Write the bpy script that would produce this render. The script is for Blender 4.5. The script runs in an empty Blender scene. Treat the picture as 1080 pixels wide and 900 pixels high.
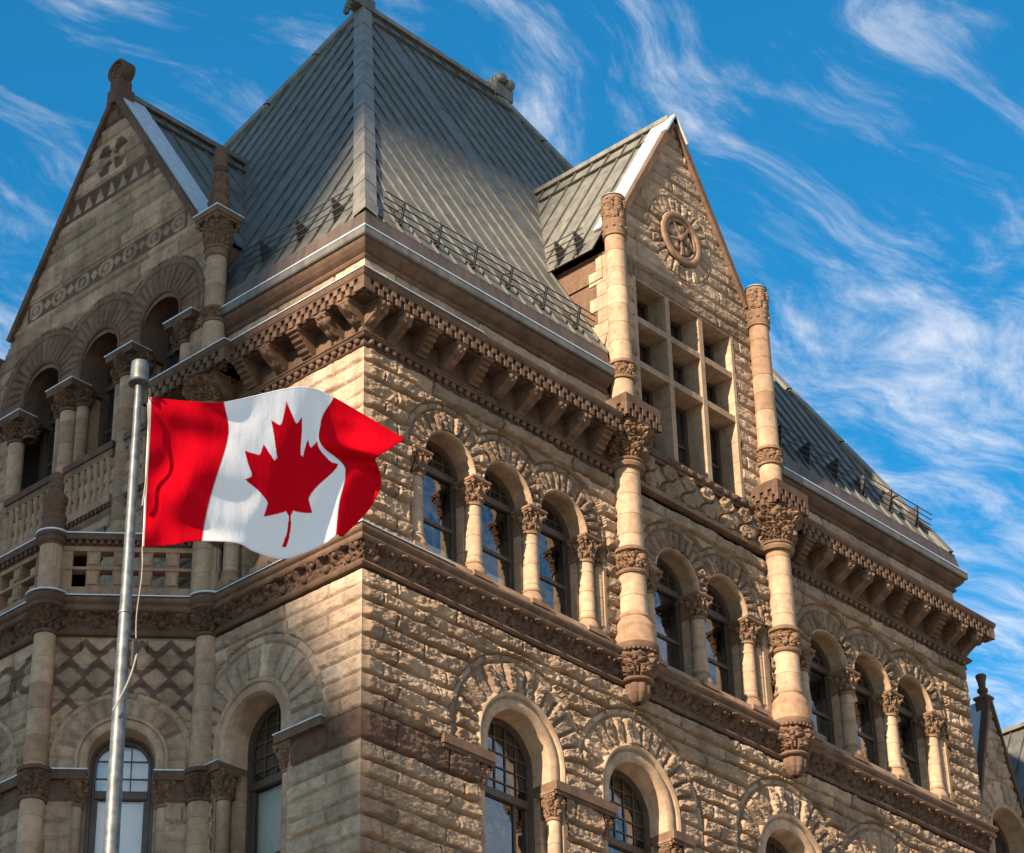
import bpy, math, random
import numpy as np
from mathutils import Vector, Matrix
random.seed(7); RNG = np.random.default_rng(11)
R = math.radians
SC = bpy.context.scene
COLL = SC.collection
PI = math.pi

# ------------------------------------------------------------------ camera
yaw, pitch, roll, foc = 0.83508776, 0.54420261, -0.02482578, 2829.16766
CAMPOS = np.array([-34.82134892, -35.88138319, 1.7])
fw = np.array([math.sin(yaw)*math.cos(pitch), math.cos(yaw)*math.cos(pitch), math.sin(pitch)])
rt = np.array([math.cos(yaw), -math.sin(yaw), 0.0]); up = np.cross(rt, fw)
rr_ = math.cos(roll)*rt + math.sin(roll)*up; uu_ = -math.sin(roll)*rt + math.cos(roll)*up
cam = bpy.data.cameras.new('camera'); camo = bpy.data.objects.new('camera', cam); COLL.objects.link(camo)
cam.sensor_width = 36.0; cam.sensor_fit = 'HORIZONTAL'; cam.lens = foc/1080*36.0
cam.clip_start = 0.1; cam.clip_end = 5000
m = Matrix(((rr_[0], uu_[0], -fw[0], CAMPOS[0]), (rr_[1], uu_[1], -fw[1], CAMPOS[1]), (rr_[2], uu_[2], -fw[2], CAMPOS[2]), (0, 0, 0, 1)))
camo.matrix_world = m
SC.camera = camo

# ------------------------------------------------------------------ light
SUN_EL, SUN_PHI = R(24.0), R(9.5)            # the sun stands to the left (-X), a little towards -Y
SDIR = np.array([-math.cos(SUN_PHI)*math.cos(SUN_EL), -math.sin(SUN_PHI)*math.cos(SUN_EL), math.sin(SUN_EL)])
sun = bpy.data.lights.new('sun', 'SUN'); sun.energy = 5.0; sun.angle = R(0.6); sun.color = (1.0, 0.80, 0.58)
suno = bpy.data.objects.new('sun', sun); COLL.objects.link(suno)
suno.rotation_euler = Vector(SDIR).to_track_quat('Z', 'Y').to_euler()
SC.view_settings.view_transform = 'Standard'; SC.view_settings.look = 'None'
SC.view_settings.exposure = 1.5; SC.view_settings.gamma = 1.0
SC.view_settings.use_curve_mapping = False

world = bpy.data.worlds.new('World'); SC.world = world; world.use_nodes = True
def build_world():
    nt = world.node_tree; N = nt.nodes; L = nt.links; N.clear()
    out = N.new('ShaderNodeOutputWorld'); bg = N.new('ShaderNodeBackground'); L.new(bg.outputs[0], out.inputs[0])
    sky = N.new('ShaderNodeTexSky'); sky.sky_type = 'NISHITA'; sky.sun_disc = False
    sky.sun_elevation = SUN_EL; sky.sun_rotation = math.atan2(SDIR[0], SDIR[1])
    sky.air_density = 1.0; sky.dust_density = 0.3; sky.ozone_density = 3.0
    tint = N.new('ShaderNodeMix'); tint.data_type = 'RGBA'; tint.blend_type = 'MULTIPLY'; tint.inputs[0].default_value = 1.0
    L.new(sky.outputs[0], tint.inputs[6]); tint.inputs[7].default_value = (0.15, 1.04, 1.28, 1)
    tc = N.new('ShaderNodeTexCoord'); sep = N.new('ShaderNodeSeparateXYZ'); L.new(tc.outputs['Generated'], sep.inputs[0])
    mx = N.new('ShaderNodeMath'); mx.operation = 'MAXIMUM'; mx.inputs[1].default_value = 0.08; L.new(sep.outputs[2], mx.inputs[0])
    dx = N.new('ShaderNodeMath'); dx.operation = 'DIVIDE'; L.new(sep.outputs[0], dx.inputs[0]); L.new(mx.outputs[0], dx.inputs[1])
    dy = N.new('ShaderNodeMath'); dy.operation = 'DIVIDE'; L.new(sep.outputs[1], dy.inputs[0]); L.new(mx.outputs[0], dy.inputs[1])
    cv = N.new('ShaderNodeCombineXYZ'); L.new(dx.outputs[0], cv.inputs[0]); L.new(dy.outputs[0], cv.inputs[1])
    # warp
    wn = N.new('ShaderNodeTexNoise'); wn.inputs['Scale'].default_value = 2.2; wn.inputs['Detail'].default_value = 3
    L.new(cv.outputs[0], wn.inputs['Vector'])
    ws = N.new('ShaderNodeVectorMath'); ws.operation = 'SCALE'; ws.inputs['Scale'].default_value = 0.30
    sb = N.new('ShaderNodeVectorMath'); sb.operation = 'SUBTRACT'; sb.inputs[1].default_value = (.5, .5, .5)
    L.new(wn.outputs['Color'], sb.inputs[0]); L.new(sb.outputs[0], ws.inputs[0])
    ad = N.new('ShaderNodeVectorMath'); ad.operation = 'ADD'; L.new(cv.outputs[0], ad.inputs[0]); L.new(ws.outputs[0], ad.inputs[1])
    mp = N.new('ShaderNodeMapping'); mp.inputs['Rotation'].default_value = (0, 0, R(-118)); mp.inputs['Scale'].default_value = (1.1, 3.2, 1); mp.inputs['Location'].default_value = (1.3, 0.4, 0)
    L.new(ad.outputs[0], mp.inputs['Vector'])
    n1 = N.new('ShaderNodeTexNoise'); n1.inputs["Scale"].default_value = 6.0; n1.inputs['Detail'].default_value = 9; n1.inputs['Roughness'].default_value = 0.66
    L.new(mp.outputs[0], n1.inputs['Vector'])
    n2 = N.new('ShaderNodeTexNoise'); n2.inputs['Scale'].default_value = 3.4; n2.inputs['Detail'].default_value = 2
    L.new(cv.outputs[0], n2.inputs['Vector'])
    # low-frequency coverage, more cloud towards the horizon
    cov = N.new('ShaderNodeMapRange'); cov.inputs[1].default_value = 0.36; cov.inputs[2].default_value = 0.66; cov.inputs[3].default_value = -0.07; cov.inputs[4].default_value = 0.05
    L.new(n2.outputs['Fac'], cov.inputs[0])
    sm = N.new('ShaderNodeMath'); sm.operation = 'ADD'; L.new(n1.outputs['Fac'], sm.inputs[0]); L.new(cov.outputs[0], sm.inputs[1])
    hz = N.new('ShaderNodeMapRange'); hz.inputs[1].default_value = 0.72; hz.inputs[2].default_value = 0.38; hz.inputs[3].default_value = -0.03; hz.inputs[4].default_value = 0.16
    L.new(sep.outputs[2], hz.inputs[0])
    sm2 = N.new('ShaderNodeMath'); sm2.operation = 'ADD'; L.new(sm.outputs[0], sm2.inputs[0]); L.new(hz.outputs[0], sm2.inputs[1])
    # cloud bank added behind the viewer, out of view, to neutralise the ambient light
    bdot = N.new('ShaderNodeVectorMath'); bdot.operation = 'DOT_PRODUCT'; bdot.inputs[1].default_value = (0.70, 0.64, 0.31); L.new(tc.outputs['Generated'], bdot.inputs[0])
    bank = N.new('ShaderNodeMapRange'); bank.interpolation_type = 'SMOOTHSTEP'; bank.inputs[1].default_value = 0.62; bank.inputs[2].default_value = 0.0; bank.inputs[3].default_value = 0.0; bank.inputs[4].default_value = 0.10
    L.new(bdot.outputs['Value'], bank.inputs[0])
    sm3 = N.new('ShaderNodeMath'); sm3.operation = 'ADD'; L.new(sm2.outputs[0], sm3.inputs[0]); L.new(bank.outputs[0], sm3.inputs[1]); sm2 = sm3
    cr = N.new('ShaderNodeMapRange'); cr.interpolation_type = 'SMOOTHSTEP'; cr.inputs[1].default_value = 0.44; cr.inputs[2].default_value = 0.95; cr.inputs[3].default_value = 0.0; cr.inputs[4].default_value = 0.82
    L.new(sm2.outputs[0], cr.inputs[0])
    mix = N.new('ShaderNodeMix'); mix.data_type = 'RGBA'; L.new(cr.outputs[0], mix.inputs[0]); L.new(tint.outputs[2], mix.inputs[6]); mix.inputs[7].default_value = (7.6, 7.2, 7.0, 1)
    L.new(mix.outputs[2], bg.inputs['Color']); bg.inputs['Strength'].default_value = 0.060
build_world()

# ------------------------------------------------------------------ materials
def new_mat(name):
    mt = bpy.data.materials.new(name); mt.use_nodes = True
    nt = mt.node_tree; return mt, nt, nt.nodes, nt.links, nt.nodes['Principled BSDF']
def stone_mat(name='stone', bump=0.5, detail=True, rough=0.9):
    mt, nt, N, L, b = new_mat(name)
    at = N.new('ShaderNodeAttribute'); at.attribute_name = 'Col'
    geo = N.new('ShaderNodeNewGeometry')
    n1 = N.new('ShaderNodeTexNoise'); n1.inputs['Scale'].default_value = 5.0; n1.inputs['Detail'].default_value = 6; n1.inputs['Roughness'].default_value = .65
    n2 = N.new('ShaderNodeTexNoise'); n2.inputs['Scale'].default_value = 38.0; n2.inputs['Detail'].default_value = 3
    n3 = N.new('ShaderNodeTexNoise'); n3.inputs['Scale'].default_value = 0.7; n3.inputs['Detail'].default_value = 4
    mpz = N.new('ShaderNodeMapping'); mpz.inputs['Scale'].default_value = (2.5, 2.5, .5)
    L.new(geo.outputs['Position'], mpz.inputs[0]); L.new(mpz.outputs[0], n3.inputs['Vector'])
    for n in (n1, n2): L.new(geo.outputs['Position'], n.inputs['Vector'])
    m1 = N.new('ShaderNodeMapRange'); m1.inputs[1].default_value = .3; m1.inputs[2].default_value = .72; m1.inputs[3].default_value = .72; m1.inputs[4].default_value = 1.2
    L.new(n1.outputs['Fac'], m1.inputs[0])
    m2 = N.new('ShaderNodeMapRange'); m2.inputs[1].default_value = .3; m2.inputs[2].default_value = .7; m2.inputs[3].default_value = .86; m2.inputs[4].default_value = 1.12
    L.new(n2.outputs['Fac'], m2.inputs[0])
    m3 = N.new('ShaderNodeMapRange'); m3.inputs[1].default_value = .35; m3.inputs[2].default_value = .62; m3.inputs[3].default_value = .72; m3.inputs[4].default_value = 1.06
    L.new(n3.outputs['Fac'], m3.inputs[0])
    a = N.new('ShaderNodeMath'); a.operation = 'MULTIPLY'; L.new(m1.outputs[0], a.inputs[0]); L.new(m2.outputs[0], a.inputs[1])
    a2 = N.new('ShaderNodeMath'); a2.operation = 'MULTIPLY'; L.new(a.outputs[0], a2.inputs[0]); L.new(m3.outputs[0], a2.inputs[1])
    vm = N.new('ShaderNodeVectorMath'); vm.operation = 'SCALE'; L.new(at.outputs['Color'], vm.inputs[0]); L.new(a2.outputs[0], vm.inputs['Scale'])
    L.new(vm.outputs[0], b.inputs['Base Color']); b.inputs['Roughness'].default_value = rough; b.inputs['Specular IOR Level'].default_value = .25
    bp = N.new('ShaderNodeBump'); bp.inputs['Strength'].default_value = bump; bp.inputs['Distance'].default_value = .03
    hs = N.new('ShaderNodeMath'); hs.operation = 'MULTIPLY_ADD'; hs.inputs[1].default_value = .45; L.new(n2.outputs['Fac'], hs.inputs[0]); L.new(n1.outputs['Fac'], hs.inputs[2])
    L.new(hs.outputs[0], bp.inputs['Height']); L.new(bp.outputs[0], b.inputs['Normal'])
    return mt
def simple_mat(name, col, rough=.6, metal=0.0, noise=.25, scale=6.0, bump=0.0, spec=.5):
    mt, nt, N, L, b = new_mat(name)
    geo = N.new('ShaderNodeNewGeometry'); n = N.new('ShaderNodeTexNoise'); n.inputs['Scale'].default_value = scale; n.inputs['Detail'].default_value = 5
    L.new(geo.outputs['Position'], n.inputs['Vector'])
    mr = N.new('ShaderNodeMapRange'); mr.inputs[1].default_value = .3; mr.inputs[2].default_value = .7; mr.inputs[3].default_value = 1-noise; mr.inputs[4].default_value = 1+noise
    L.new(n.outputs['Fac'], mr.inputs[0])
    vm = N.new('ShaderNodeVectorMath'); vm.operation = 'SCALE'; vm.inputs[0].default_value = col; L.new(mr.outputs[0], vm.inputs['Scale'])
    L.new(vm.outputs[0], b.inputs['Base Color']); b.inputs['Roughness'].default_value = rough; b.inputs['Metallic'].default_value = metal; b.inputs['Specular IOR Level'].default_value = spec
    if bump:
        bp = N.new('ShaderNodeBump'); bp.inputs['Strength'].default_value = bump; bp.inputs['Distance'].default_value = .02
        L.new(n.outputs['Fac'], bp.inputs['Height']); L.new(bp.outputs[0], b.inputs['Normal'])
    return mt
def roof_mat():
    mt, nt, N, L, b = new_mat('roof_metal')
    at = N.new('ShaderNodeAttribute'); at.attribute_name = 'Col'
    geo = N.new('ShaderNodeNewGeometry'); n = N.new('ShaderNodeTexNoise'); n.inputs['Scale'].default_value = .9; n.inputs['Detail'].default_value = 7; n.inputs['Roughness'].default_value = .6
    L.new(geo.outputs['Position'], n.inputs['Vector'])
    mr = N.new('ShaderNodeMapRange'); mr.inputs[1].default_value = .3; mr.inputs[2].default_value = .7; mr.inputs[3].default_value = .84; mr.inputs[4].default_value = 1.14
    L.new(n.outputs['Fac'], mr.inputs[0])
    vm = N.new('ShaderNodeVectorMath'); vm.operation = 'SCALE'; L.new(at.outputs['Color'], vm.inputs[0]); 
    st = N.new('ShaderNodeTexNoise'); st.inputs['Scale'].default_value = 3.2; st.inputs['Detail'].default_value = 5; sp = N.new('ShaderNodeMapping'); sp.inputs['Scale'].default_value = (1.6, 1.6, .16)
    L.new(geo.outputs['Position'], sp.inputs[0]); L.new(sp.outputs[0], st.inputs['Vector'])
    ms = N.new('ShaderNodeMapRange'); ms.inputs[1].default_value = .32; ms.inputs[2].default_value = .66; ms.inputs[3].default_value = .66; ms.inputs[4].default_value = 1.12; L.new(st.outputs['Fac'], ms.inputs[0])
    mu = N.new('ShaderNodeMath'); mu.operation = 'MULTIPLY'; L.new(mr.outputs[0], mu.inputs[0]); L.new(ms.outputs[0], mu.inputs[1]); L.new(mu.outputs[0], vm.inputs['Scale'])
    L.new(vm.outputs[0], b.inputs['Base Color']); b.inputs['Roughness'].default_value = .55; b.inputs['Metallic'].default_value = .22
    bp = N.new('ShaderNodeBump'); bp.inputs['Strength'].default_value = .12; bp.inputs['Distance'].default_value = .05
    L.new(n.outputs['Fac'], bp.inputs['Height']); L.new(bp.outputs[0], b.inputs['Normal'])
    return mt
def glass_mat():
    mt, nt, N, L, b = new_mat('window_glass'); N.remove(b)
    out = [n for n in N if n.type == 'OUTPUT_MATERIAL'][0]
    tr = N.new('ShaderNodeBsdfTransparent'); tr.inputs[0].default_value = (.8, .84, .84, 1)
    gl = N.new('ShaderNodeBsdfGlossy'); gl.inputs['Roughness'].default_value = .02; gl.inputs[0].default_value = (.9, .95, 1, 1)
    lw = N.new('ShaderNodeFresnel'); lw.inputs[0].default_value = 1.75
    ad = N.new('ShaderNodeMath'); ad.operation = 'MULTIPLY_ADD'; ad.inputs[1].default_value = 1.4; ad.inputs[2].default_value = .05; L.new(lw.outputs[0], ad.inputs[0]); ad.use_clamp = True
    geo = N.new('ShaderNodeNewGeometry'); n = N.new('ShaderNodeTexNoise'); n.inputs['Scale'].default_value = 1.6; L.new(geo.outputs['Position'], n.inputs['Vector'])
    bp = N.new('ShaderNodeBump'); bp.inputs['Strength'].default_value = .12; bp.inputs['Distance'].default_value = .03; L.new(n.outputs['Fac'], bp.inputs['Height']); L.new(bp.outputs[0], gl.inputs['Normal'])
    mx = N.new('ShaderNodeMixShader'); L.new(ad.outputs[0], mx.inputs[0]); L.new(tr.outputs[0], mx.inputs[1]); L.new(gl.outputs[0], mx.inputs[2])
    L.new(mx.outputs[0], out.inputs[0]); return mt
def flag_mat():
    mt, nt, N, L, b = new_mat('flag_cloth'); N.remove(b)
    out = [n for n in N if n.type == 'OUTPUT_MATERIAL'][0]
    at = N.new('ShaderNodeAttribute'); at.attribute_name = 'Col'
    d = N.new('ShaderNodeBsdfDiffuse'); t = N.new('ShaderNodeBsdfTranslucent'); L.new(at.outputs['Color'], d.inputs[0]); L.new(at.outputs['Color'], t.inputs[0])
    geo = N.new('ShaderNodeNewGeometry'); n = N.new('ShaderNodeTexNoise'); n.inputs['Scale'].default_value = 5; n.inputs['Detail'].default_value = 5
    mp = N.new('ShaderNodeMapping'); mp.inputs['Scale'].default_value = (1, 1, .5); L.new(geo.outputs['Position'], mp.inputs[0]); L.new(mp.outputs[0], n.inputs['Vector'])
    bp = N.new('ShaderNodeBump'); bp.inputs['Strength'].default_value = .35; bp.inputs['Distance'].default_value = .03; L.new(n.outputs['Fac'], bp.inputs['Height'])
    L.new(bp.outputs[0], d.inputs['Normal'])
    mx = N.new('ShaderNodeMixShader'); mx.inputs[0].default_value = .3; L.new(d.outputs[0], mx.inputs[1]); L.new(t.outputs[0], mx.inputs[2]); L.new(mx.outputs[0], out.inputs[0]); return mt

STONE = stone_mat('stone', .55)
SMOOTHSTONE = stone_mat('dressed_stone', .22)
ROOF = roof_mat()
LEAD = simple_mat('lead_flashing', (.48, .52, .55), .45, .35, .15)
GLASS = glass_mat(); LEADED = simple_mat('leaded_glass', (.02, .022, .024), .28, 0, .3, 5, 0, .35)
WOOD = simple_mat('brown_painted_wood', (.055, .034, .022), .5, 0, .3, 8)
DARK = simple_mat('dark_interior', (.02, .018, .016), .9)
IRON = simple_mat('dark_iron', (.03, .028, .027), .6, .3)
STEEL = simple_mat('galvanised_steel', (.085, .096, .104), .52, .5, .4, 9)
BLIND = simple_mat('roller_blind', (.80, .80, .78), .8, 0, .05, 1)
ROPE = simple_mat('rope', (.2, .19, .165), .9)
CLOTH = flag_mat()
ASPH = simple_mat('asphalt', (.05, .05, .052), .9, 0, .25, 3, .2)
CONC = simple_mat('concrete', (.30, .265, .21), .85, 0, .15, .2)

TAN = np.array((.40, .288, .200)); TAN2 = np.array((.275, .188, .125)); GREYTAN = np.array((.25, .192, .142))
DRESS = np.array((.37, .258, .174)); DRESS2 = np.array((.30, .19, .122))
BROWN = np.array((.095, .054, .037)); BROWN2 = np.array((.108, .064, .043)); BROWN3 = np.array((.140, .085, .056))
CAPC = np.array((.175, .107, .068))
ZINC = np.array((.122, .120, .105)); ZINC2 = np.array((.165, .158, .134))

# ------------------------------------------------------------------ noise
def _h(ix, iy, s):
    n = (ix.astype(np.int64)*374761393 + iy.astype(np.int64)*668265263 + s*974634777) & 0xffffffff
    n = ((n ^ (n >> 13))*1274126177) & 0xffffffff
    return ((n ^ (n >> 16)) & 0xffff)/65535.0
def vnoise(x, y, s=0):
    ix = np.floor(x); iy = np.floor(y); fx = x-ix; fy = y-iy
    fx = fx*fx*(3-2*fx); fy = fy*fy*(3-2*fy)
    a = _h(ix, iy, s); b = _h(ix+1, iy, s); c = _h(ix, iy+1, s); d = _h(ix+1, iy+1, s)
    return (a*(1-fx)+b*fx)*(1-fy)+(c*(1-fx)+d*fx)*fy
def fbm(x, y, oc=4, s=0, gain=.5):
    t = 0; a = 1; n = 0
    for i in range(oc):
        t = t + a*vnoise(x*2**i+13.7*i, y*2**i-7.1*i, s+i); n += a; a *= gain
    return t/n
def hash1(i, s=0): return _h(np.asarray(i), np.asarray(i)*0+s, s+5)
def sstep(x, a, b):
    t = np.clip((x-a)/(b-a), 0, 1); return t*t*(3-2*t)

# ------------------------------------------------------------------ mesh builder
class Frame:
    def __init__(s, O, U, N):
        s.O = np.array([O[0], O[1], 0.0]); s.U = np.array([U[0], U[1], 0.0]); s.N = np.array([N[0], N[1], 0.0])
        s.U /= np.linalg.norm(s.U); s.N /= np.linalg.norm(s.N)
        s.flip = (np.cross(s.U, [0, 0, 1])@s.N) < 0
    def p(s, u, v, w):
        u = np.asarray(u, float); v = np.asarray(v, float); w = np.asarray(w, float)
        u, v, w = np.broadcast_arrays(u, v, w)
        return s.O + u[..., None]*s.U + v[..., None]*np.array([0, 0, 1.0]) + w[..., None]*s.N
class MB:
    def __init__(s): s.V = []; s.C = []; s.F = []; s.S = []; s.n = 0
    def verts(s, P, col):
        P = np.asarray(P, float).reshape(-1, 3); col = np.asarray(col, float)
        col = np.broadcast_to(col, P.shape) if col.ndim == 1 else col.reshape(-1, 3)
        s.V.append(P); s.C.append(col); b = s.n; s.n += len(P); return b
    def quads(s, Q, smooth=False): s.F.append(np.asarray(Q, np.int64)); s.S.append(smooth)
    def grid(s, P, col=(.4, .4, .4), smooth=False, mask=None, flip=False, wrap=False):
        nu, nv = P.shape[:2]; b = s.verts(P, col)
        I = np.arange(nu*nv).reshape(nu, nv)
        if wrap: I = np.vstack([I, I[:1]])
        q = np.stack([I[:-1, :-1], I[1:, :-1], I[1:, 1:], I[:-1, 1:]], -1)
        if mask is not None: q = q[mask]
        q = q.reshape(-1, 4)+b
        if flip: q = q[:, ::-1]
        s.quads(q, smooth)
    def poly(s, P, col=(.4, .4, .4), flip=False):
        b = s.verts(P, col); q = np.arange(len(P))[None]+b
        s.quads(q[:, ::-1] if flip else q)
    def box(s, fr, u0, u1, v0, v1, w0, w1, col=(.4, .4, .4)):
        u0, u1 = min(u0, u1), max(u0, u1); v0, v1 = min(v0, v1), max(v0, v1); w0, w1 = min(w0, w1), max(w0, w1)
        P = fr.p([u0, u1, u1, u0, u0, u1, u1, u0], [v0, v0, v1, v1, v0, v0, v1, v1], [w1, w1, w1, w1, w0, w0, w0, w0])
        b = s.verts(P, col)
        q = np.array([[0, 1, 2, 3], [5, 4, 7, 6], [4, 0, 3, 7], [1, 5, 6, 2], [3, 2, 6, 7], [4, 5, 1, 0]])
        if fr.flip: q = q[:, ::-1]
        s.quads(q+b)
    def bar(s, a, b_, w, h, nrm, col=(.4, .4, .4)):
        a = np.asarray(a, float); b_ = np.asarray(b_, float); d = b_-a; d /= np.linalg.norm(d); nrm = np.asarray(nrm, float)
        nrm = nrm-(nrm@d)*d; nrm /= np.linalg.norm(nrm); sd = np.cross(d, nrm)
        P = [a-sd*w/2, a+sd*w/2, a+sd*w/2+nrm*h, a-sd*w/2+nrm*h, b_-sd*w/2, b_+sd*w/2, b_+sd*w/2+nrm*h, b_-sd*w/2+nrm*h]
        k = s.verts(P, col)
        s.quads(np.array([[0, 1, 2, 3][::-1], [4, 5, 6, 7], [0, 1, 5, 4], [1, 2, 6, 5], [2, 3, 7, 6], [3, 0, 4, 7]])+k)
    def tube(s, pts, r, n=6, col=(.4, .4, .4)):
        pts = np.asarray(pts, float); T = np.gradient(pts, axis=0); T /= np.linalg.norm(T, axis=1)[:, None]
        ref = np.array([0, 0, 1.0]) if abs(T[0, 2]) < .9 else np.array([1.0, 0, 0])
        A = np.cross(T, ref); A /= np.linalg.norm(A, axis=1)[:, None]; B = np.cross(T, A)
        th = np.linspace(0, 2*PI, n, endpoint=False); r = np.broadcast_to(np.asarray(r, float), (len(pts),))
        P = pts[None]+r[None, :, None]*(np.cos(th)[:, None, None]*A[None]+np.sin(th)[:, None, None]*B[None])
        s.grid(P, col, True, wrap=True)
    def lathe(s, c, prof, n=24, col=(.4, .4, .4), disp=None, colf=None, smooth=True, tilt=None):
        prof = np.asarray(prof, float); th = np.linspace(0, 2*PI, n, endpoint=False)
        if disp is not None and len(prof) < 60:
            sl = np.concatenate([[0], np.cumsum(np.hypot(*np.diff(prof, axis=0).T))]); m_ = int(np.clip(sl[-1]/.022, 24, 110))
            t_ = np.unique(np.concatenate([np.linspace(0, sl[-1], m_), sl])); prof = np.stack([np.interp(t_, sl, prof[:, 0]), np.interp(t_, sl, prof[:, 1])], 1)
        r = np.broadcast_to(prof[None, :, 0], (n, len(prof))).copy()
        if disp is not None: r = r+disp(th[:, None], prof[None, :, 1])
        P = np.stack([c[0]+r*np.cos(th)[:, None], c[1]+r*np.sin(th)[:, None], np.broadcast_to(c[2]+prof[None, :, 1], r.shape)], -1)
        cc = col
        if colf is not None: cc = np.broadcast_to(colf(prof[:, 1])[None], P.shape)
        s.grid(P, cc, smooth, wrap=True)
    def ball(s, c, r, col, n=10, mm=6, sq=(1, 1, 1)):
        a = np.linspace(-PI/2, PI/2, mm+1); th = np.linspace(0, 2*PI, n, endpoint=False)
        P = np.stack([c[0]+r*sq[0]*np.cos(th)[:, None]*np.cos(a), c[1]+r*sq[1]*np.sin(th)[:, None]*np.cos(a), np.broadcast_to(c[2]+r*sq[2]*np.sin(a), (n, mm+1))], -1)
        s.grid(P, col, True, wrap=True)
    def sweep_plan(s, path, prof, col, colf=None, caps=True):
        """path = plan points, outward normal = (-dy,dx); prof = [(w,z)]"""
        path = np.asarray(path, float); d = np.diff(path, axis=0); d /= np.linalg.norm(d, axis=1)[:, None]
        nn = np.stack([-d[:, 1], d[:, 0]], 1); prof = np.asarray(prof, float); M = []
        for i in range(len(path)):
            if i == 0: M.append(nn[0])
            elif i == len(path)-1: M.append(nn[-1])
            else: M.append((nn[i-1]+nn[i])/(1+nn[i-1]@nn[i]))
        M = np.array(M)
        P = np.zeros((len(path), len(prof), 3)); P[..., :2] = path[:, None]+prof[None, :, :1]*M[:, None]; P[..., 2] = prof[None, :, 1]
        s.grid(P, col, False)
        if caps:
            s.poly(P[0], col); s.poly(P[-1], col, True)
    def arch(s, fr, uc, zc, prof, v0=None, n=28, col=(.4, .4, .4), colf=None, smooth=True, a0=0, a1=PI):
        """prof = [(r,w)] swept round the arch and down to v0"""
        prof = np.asarray(prof, float); th = list(np.linspace(a0, a1, n)); U = []; Z = []
        for t in th: U.append(uc+prof[:, 0]*math.cos(t)); Z.append(zc+prof[:, 0]*math.sin(t))
        if v0 is not None:
            U = [uc+prof[:, 0]]+U+[uc-prof[:, 0]]; Z = [np.full(len(prof), v0)]+Z+[np.full(len(prof), v0)]
        U = np.array(U); Z = np.array(Z); W = np.broadcast_to(prof[None, :, 1], U.shape)
        cc = col
        if colf is not None:
            k = np.arange(len(U)); cc = np.broadcast_to(colf(k)[:, None], U.shape+(3,))
        s.grid(fr.p(U, Z, W), cc, smooth, flip=fr.flip)
    def obj(s, name, mat, parent=None, sharp=40, loc=None):
        me = bpy.data.meshes.new(name)
        V = np.concatenate(s.V); C = np.concatenate(s.C)
        if loc is not None: V = V-np.asarray(loc, float)
        me.vertices.add(len(V)); me.vertices.foreach_set('co', V.astype(np.float32).ravel())
        tot = np.concatenate([np.full(len(q), q.shape[1]) for q in s.F]); idx = np.concatenate([q.ravel() for q in s.F])
        sm = np.concatenate([np.full(len(q), f) for q, f in zip(s.F, s.S)])
        me.loops.add(len(idx)); me.loops.foreach_set('vertex_index', idx.astype(np.int32))
        me.polygons.add(len(tot)); st = np.concatenate([[0], np.cumsum(tot)[:-1]])
        me.polygons.foreach_set('loop_start', st.astype(np.int32)); me.polygons.foreach_set('use_smooth', sm)
        a = me.attributes.new('Col', 'FLOAT_COLOR', 'POINT')
        a.data.foreach_set('color', np.concatenate([C, np.ones((len(C), 1))], 1).astype(np.float32).ravel())
        me.update(calc_edges=True); me.validate()
        if sm.any() and sharp: me.set_sharp_from_angle(angle=R(sharp))
        me.materials.append(mat)
        o = bpy.data.objects.new(name, me); COLL.objects.link(o)
        if loc is not None: o.location = loc
        if parent is not None: o.parent = parent
        return o
def tag(o, label, cat, group=None, kind=None):
    if label: o['label'] = label
    if cat: o['category'] = cat
    if group: o['group'] = group
    if kind: o['kind'] = kind
    return o
def thing(name, label, cat, loc=(0, 0, 0), group=None):
    o = bpy.data.objects.new(name, None); COLL.objects.link(o); o.location = loc; o.empty_display_size = .5
    return tag(o, label, cat, group)
def copy_tree(o, loc, rotz=0.0, parent=None):
    c = o.copy(); COLL.objects.link(c); c.location = loc; c.rotation_euler = (0, 0, rotz); c.parent = parent
    for ch in o.children:
        d = ch.copy(); COLL.objects.link(d); d.parent = c
    return c

# ------------------------------------------------------------------ facade frames
W = 23.16; DEP = 18.1
B = np.array([0.0, 4.78]); A = np.array([-2.66, 7.2]); A2 = np.array([-2.66, DEP+.8-7.2]); B2 = np.array([0.0, DEP+.8-4.78])
FR = Frame((0, 0), (1, 0), (0, -1))
FL = Frame((0, 0), (0, 1), (-1, 0))
tu = (A-B)/np.linalg.norm(A-B)
FB = Frame(B, tu, (-tu[1], tu[0])); 
if FB.N[0] > 0: FB = Frame(B, tu, (tu[1], -tu[0]))
FA = Frame(A, (0, 1), (-1, 0))
LB = float(np.linalg.norm(A-B))
BLD = thing('city_hall', 'brown and tan rock-faced stone city hall with carved arches and steep grey metal roofs', 'building')

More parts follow.
